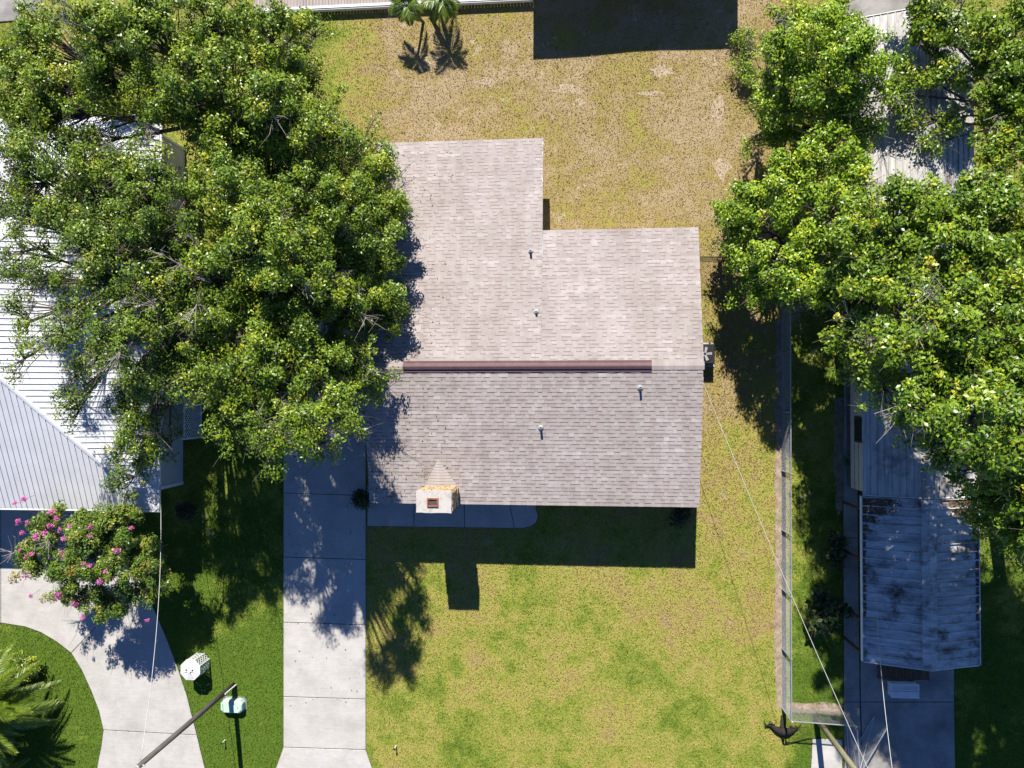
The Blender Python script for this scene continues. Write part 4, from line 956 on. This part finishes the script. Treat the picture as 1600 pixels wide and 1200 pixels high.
right_mid = [(1330, 430, 5.4, .9, .95), (1330, 490, 5.2, .8, .9), (1350, 360, 6.2, 1.2, 1), (1420, 330, 7.0, 1.2, 1), (1490, 330, 8.0, 1.1, .95), (1385, 440, 7.4, 1.2, 1), (1460, 420, 9.0, 1.3, 1), (1545, 400, 9.4, 1.3, .95), (1355, 520, 6.0, 1.0, .95), (1425, 520, 8.2, 1.2, 1), (1500, 500, 9.6, 1.3, 1), (1590, 480, 9.8, 1.3, 1), (1380, 580, 5.8, .9, .8), (1560, 320, 8.4, 1.1, .9), (1610, 350, 8.6, 1.2, .9), (1400, 390, 6.6, 1.0, 1)]
make_tree('maple_tree', 'tall maple spreading over the middle of the mobile home with yellowing leaf tips', right_mid, 'maple_leaf', 0.13, 280, 0.28, under=True, dead=12)
right_se = [(1830, 620, 10.4, 1.5, 1), (1800, 540, 10.4, 1.4, 1), (1910, 690, 10.0, 1.6, 1), (1880, 560, 10.0, 1.5, 1), (1590, 640, 11.0, 1.1, 0.7), (1550, 620, 10.8, 1.0, 1), (1510, 640, 10.2, .9, .9), (1440, 610, 9.0, .9, 1), (1500, 590, 10.4, 1.1, 1), (1570, 600, 11.0, 1.2, 0.7), (1530, 650, 10.6, 1.1, 0.7), (1600, 680, 11.0, 1.2, 0.7), (1570, 740, 10.6, 1.0, 1), (1620, 790, 10.4, 1.2, 1), (1670, 640, 11.0, 1.3, 1), (1690, 740, 11.0, 1.4, 1), (1590, 820, 8.6, .8, .8), (1680, 850, 10.0, 1.3, 1), (1480, 660, 9.0, .8, .8), (1750, 800, 10.6, 1.4, 1), (1650, 560, 10.6, 1.3, 1), (1740, 900, 9.6, 1.4, .9), (1770, 690, 10.6, 1.4, .9), (1535, 560, 10.2, 1.1, 1), (1850, 760, 10.0, 1.5, 1), (1850, 880, 9.6, 1.5, 1), (1545, 700, 9.8, .9, .9)]
make_tree('maple_tree', 'tall maple leaning over the carport with bright yellow green leaf tips', right_se, 'maple_leaf', 0.13, 280, 0.28, under=True, dead=8, base=(16.5, -3.4))
# crape myrtle
my = [(238, 860, 3.2, .65, .8), (245, 905, 2.8, .55, .6), (170, 950, 2.8, .55, .6), (100, 925, 3.2, .6, .7), (38, 860, 3.3, .5, .7), (140, 870, 4.0, .8, 1), (90, 810, 3.6, .5, .8), (75, 845, 3.4, .75, .9), (125, 830, 3.8, .8, 1), (180, 835, 3.6, .8, 1), (105, 890, 3.6, .8, 1), (165, 895, 3.6, .85, 1), (215, 870, 3.2, .75, .8), (140, 935, 3.0, .65, .7), (190, 935, 2.9, .65, .6), (55, 890, 3.2, .55, .7), (225, 920, 2.6, .5, .45), (165, 800, 3.8, .5, .6), (205, 800, 3.6, .5, .6), (60, 815, 3.4, .4, .6)]
myr = make_tree('crape_myrtle', 'pink flowering crape myrtle at the edge of the curved driveway', my, 'myrtle_leaf', 0.10, 520, 0.07, dead=3, csize=(0.2, 0.38), flat=0.8, twig_r=0.006)
V, t = leaf_cloud(np.array([[0, 0, 0.0], [0, 0, 0.08], [0.05, 0.02, -0.03]]), np.array([0.13, 0.09, 0.10]), np.array([45, 30, 30]), 0.055, 0.9)
blos = fast_mesh('blossom', V, 4, 'pink_petal', np.clip(t*1.2, 0, 1))
spots = [(130, 143), (210, 103), (440, 222), (475, 270), (155, 303), (235, 310), (437, 335), (593, 338), (512, 370), (762, 348), (860, 350), (1120, 357), (187, 392), (312, 428), (385, 395), (545, 450), (765, 423), (172, 537), (237, 598), (272, 575), (527, 560), (550, 598), (617, 572), (990, 545), (710, 665), (770, 675), (900, 725), (218, 768), (850, 808), (262, 930), (490, 920), (487, 955), (637, 998), (1250, 1143), (708, 1115)]
for (zx, zy) in spots:
    px, py = zx/5.454, 760+zy/5.454
    near = min(my, key=lambda l: (l[0]-px)**2+(l[1]-py)**2); dd = math.hypot(near[0]-px, near[1]-py)/43
    z = near[2]+0.8*math.sqrt(max(0.0, near[3]**2-dd*dd))+0.12
    b_ = child('blossom', blos, myr, P3(px, py, z), (rnd.uniform(-.6, .6), rnd.uniform(-.6, .6), rnd.uniform(0, 6)), rnd.uniform(0.75, 1.25))
    m = MB(); p = P3(px, py, z); m.tube([p-Vector((rnd.uniform(-.1, .1), rnd.uniform(-.1, .1), 0.55)), p], [0.008, 0.004], 4); m.part('flower_stem', 'bark', myr)
# palms
def frond_mesh(L, nleaf, ll, lw, droop, mat='palm_leaf'):
    V = []; T = []
    for i in range(nleaf):
        u = 0.12+0.88*i/nleaf; c = np.array([L*u, 0, L*(0.55*u-droop*u*u)])
        dv = np.array([1, 0, 0.55-2*droop*u]); dv /= np.linalg.norm(dv)
        l_ = ll*math.sin(math.pi*(0.15+0.8*u))**0.6*(1.0-0.35*u)
        for s in (-1, 1):
            d = dv*(0.55+0.35*u)+np.array([0, s*0.8, 0])+np.array([0, 0, 0.18-0.35*rnd.random()]); d /= np.linalg.norm(d)
            wv = np.cross(d, np.array([0, 0, 1.0])); wv /= np.linalg.norm(wv); wv[2] += rnd.uniform(-.4, .4)
            e = c+d*l_*rnd.uniform(0.85, 1.1); e[2] -= l_*0.15; mpt = c+d*l_*0.45
            V.append([c, mpt+wv*lw/2, e, mpt-wv*lw/2]); T.append(np.clip(0.35+0.45*u+rnd.gauss(0, .12), 0, 1))
    pts = [(L*u, 0, L*(0.55*u-droop*u*u)) for u in np.linspace(0, 1, 9)]
    for k in range(8):
        a, b = np.array(pts[k]), np.array(pts[k+1]); w_ = 0.018*(1-k/9)
        V.append([a+[0, w_, 0], b+[0, w_*.8, 0], b-[0, w_*.8, 0], a-[0, w_, 0]]); T.append(0.7)
    return fast_mesh('frond', np.array(V), 4, mat, np.array(T))
def palm(px, py, z, label, nfr, L, nleaf, ll, lw, tr, group=None, name='palm_tree', base=None):
    c = P3(px, py, z); bs = Vector((*(base if base else (c.x, c.y)), 0)); root = thing(name, label, 'palm', tuple(bs), group)
    m = MB(); m.tube([bs+Vector((0, 0, -0.05)), bs.lerp(c, 0.5)+Vector((0.03, 0, 0)), c], [tr*1.25, tr, tr*0.95], 9); m.part('trunk', 'palm_trunk', root, True)
    ms = [frond_mesh(L, nleaf, ll, lw, d) for d in (0.35, 0.6, 0.9)]
    for k in range(nfr):
        tier = k % 3; child('frond', ms[tier], root, c, (0, -0.35+0.25*tier+rnd.uniform(-.15, .15), k*2.399+rnd.uniform(-.2, .2)), rnd.uniform(0.8, 1.1))
    return root
palm(-25, 1105, 1.9, 'bushy palm with long feathery fronds on the grass island of the curved driveway', 70, 2.5, 105, 0.60, 0.026, 0.14)
palm(-10, 1215, 0.9, 'small low palm at the lower end of the grass island', 20, 1.5, 60, 0.42, 0.022, 0.09)
b0, b1 = P(673, 28), P(662, 35)
palm(0, 0, 0, '', 0, 1, 4, .1, .1, .1) if False else None
def at3(x, y, z): return (x, y, z)
def palm_w(x, y, z, bs, label, nfr, L, tr):
    root = thing('palm_tree', label, 'palm', (*bs, 0), 'twin small palms by the deck'); c = Vector((x, y, z)); b = Vector((*bs, 0))
    m = MB(); m.tube([b+Vector((0, 0, -0.05)), b.lerp(c, 0.5), c], [tr*1.3, tr, tr], 8); m.part('trunk', 'palm_trunk', root, True)
    ms = [frond_mesh(L, 44, L*0.6, 0.026, d) for d in (0.4, 0.75, 1.1)]
    for k in range(nfr): child('frond', ms[k % 3], root, c, (0, -0.5+0.4*(k % 3)+rnd.uniform(-.2, .2), k*2.399), rnd.uniform(0.85, 1.1))
palm_w(b0[0]+0.70, b0[1]+0.0, 1.35, b0, 'small palm leaning east in front of the wooden deck', 15, 0.85, 0.07)
palm_w(b1[0]-0.42, b1[1]+0.0, 1.35, b1, 'small palm leaning west in front of the wooden deck', 11, 0.75, 0.055)
# shrubs
def shrub(px, py, z, r, label, mat='shrub_leaf', leaf=0.12, per=90, cat='shrub', name='shrub', csize=(0.2, 0.34), group=None):
    ls = [(px, py, z, r*0.75, 1)]+[(px+rnd.uniform(-1, 1)*r*20, py+rnd.uniform(-1, 1)*r*20, z*rnd.uniform(0.7, 1.0), r*0.55, 1) for _ in range(3)]
    return make_tree(name, label, ls, mat, leaf, per, 0.04, dead=0, group=group, csize=csize, cat=cat, twig_r=0.006)
shrub(1305, 863, 0.55, 0.5, 'small round dark glossy shrub beside the carport', leaf=0.20, per=60)
shrub(1289, 962, 0.7, 0.85, 'large round dark shrub with yellow tips beside the carport', leaf=0.22, per=60)
shrub(566, 776, 0.5, 0.35, 'small clipped shrub where the driveway meets the house corner')
shrub(1062, 806, 0.5, 0.45, 'low shrub in the shade under the front eave')
shrub(45, 1040, 0.5, 0.6, 'low leafy shrub beside the feathery palm on the grass island', 'oak_leaf')
shrub(1165, 110, 0.5, 0.6, 'loose yellow green weeds along the back yard edge by the full green tree', 'bright_leaf', 0.09, 70, 'bush', 'bush')
shrub(1160, 60, 0.4, 0.5, 'small pale weeds near the corner of the rear building shadow', 'bright_leaf', 0.09, 50, 'bush', 'bush')
shrub(290, 800, 0.4, 0.4, 'dark groundcover shrub in the shade by the metal roofed house')

# ------------------------------------------------------------------ grass blades over the lawns in view
def in_poly(X, Y, poly):
    ins = np.zeros(len(X), bool); n = len(poly)
    for i in range(n):
        x0, y0 = poly[i]; x1, y1 = poly[(i+1) % n]
        if y0 == y1: continue
        c = ((y0 > Y) != (y1 > Y)) & (X < (x1-x0)*(Y-y0)/(y1-y0)+x0); ins ^= c
    return ins
NG = 520000
X = rng.uniform(-27, 19, NG); Y = rng.uniform(-18, 17.0, NG)
keep = np.ones(NG, bool)
for pl in PAVED: keep &= ~in_poly(X, Y, pl)
for (a, b, c, d) in ((HX0+.45, HX1-.45, YF+.5, YB-.4), (HX0+.45, XW-.3, YB-.5, YW-.4), (-40, NXE-.5, NYF+.75, NYN-.5), (wx0, MX1-.4, MYS, MYN), (dl[0], dr[0], dyf, 30)):
    keep &= ~((X > a) & (X < b) & (Y > c) & (Y < d))
for pl in ([(1211, 470), (1226, 470), (1227, 1098), (1316, 1100), (1316, 1116), (1240, 1112), (1212, 1108)],):
    keep &= ~(in_poly(X, Y, PP(pl)) & (rng.random(NG) < 0.85))
X, Y = X[keep], Y[keep]; n = len(X)
az = rng.uniform(0, 2*np.pi, n); ln = rng.uniform(0.035, 0.085, n); lean = rng.uniform(0.4, 1.3, n); wd_ = rng.uniform(0.012, 0.024, n); ln *= np.where(Y > 4.5, 0.6, 1.0)
dx, dy = np.cos(az), np.sin(az)
B0 = np.stack([X-dy*wd_, Y+dx*wd_, np.full(n, 0.002)], 1); B1 = np.stack([X+dy*wd_, Y-dx*wd_, np.full(n, 0.002)], 1)
T_ = np.stack([X+dx*ln*np.sin(lean), Y+dy*ln*np.sin(lean), ln*np.cos(lean)+0.012], 1)
gm = fast_mesh('lawn_grass', np.stack([B0, B1, T_], 1), 3, 'lawn')
go = bpy.data.objects.new('lawn_grass', gm); link(go); tag(go, 'short mown lawn grass, green in front and straw coloured in the back yard', 'grass', kind='stuff')

# ------------------------------------------------------------------ fallen leaves under the oak: on the roof edge, the driveway and the side yard
def fallen(name, n, xr, yr, zf, label, bias):
    x = xr[0]+(xr[1]-xr[0])*rng.random(n)**bias; y = rng.uniform(*yr, n)
    z = np.array([zf(a, b) for a, b in zip(x, y)]); a = rng.uniform(0, 2*np.pi, n); L = rng.uniform(0.025, 0.055, n); W = L*0.5
    c, q = np.cos(a), np.sin(a); tl = rng.uniform(-0.012, 0.018, n)
    V = np.stack([np.stack([x+c*L, y+q*L, z+tl.clip(0)], 1), np.stack([x-q*W, y+c*W, z+0.004], 1), np.stack([x-c*L, y-q*L, z+0.002-tl.clip(-1, 0)], 1), np.stack([x+q*W, y-c*W, z+0.006], 1)], 1)
    o = bpy.data.objects.new(name, fast_mesh(name, V, 4, 'leaf_litter')); link(o); tag(o, label, 'leaves', kind='stuff')
fallen('fallen_leaves', 260, (HX0+0.05, HX0+3.2), (YF+0.1, YW-0.2), lambda a, b: zroof(b)+0.022, 'scattered brown fallen leaves on the shingle roof below the oak', 1.9)
fallen('fallen_leaves', 110, (-12.4, -8.95), (-13.5, 3.0), lambda a, b: 0.040, 'scattered brown fallen leaves on the long straight driveway', 1.0)
fallen('fallen_leaves', 350, (-7.0, 7.5), (10.6, 16.0), lambda a, b: 0.045, 'scattered brown fallen leaves over the dry back yard', 1.0)
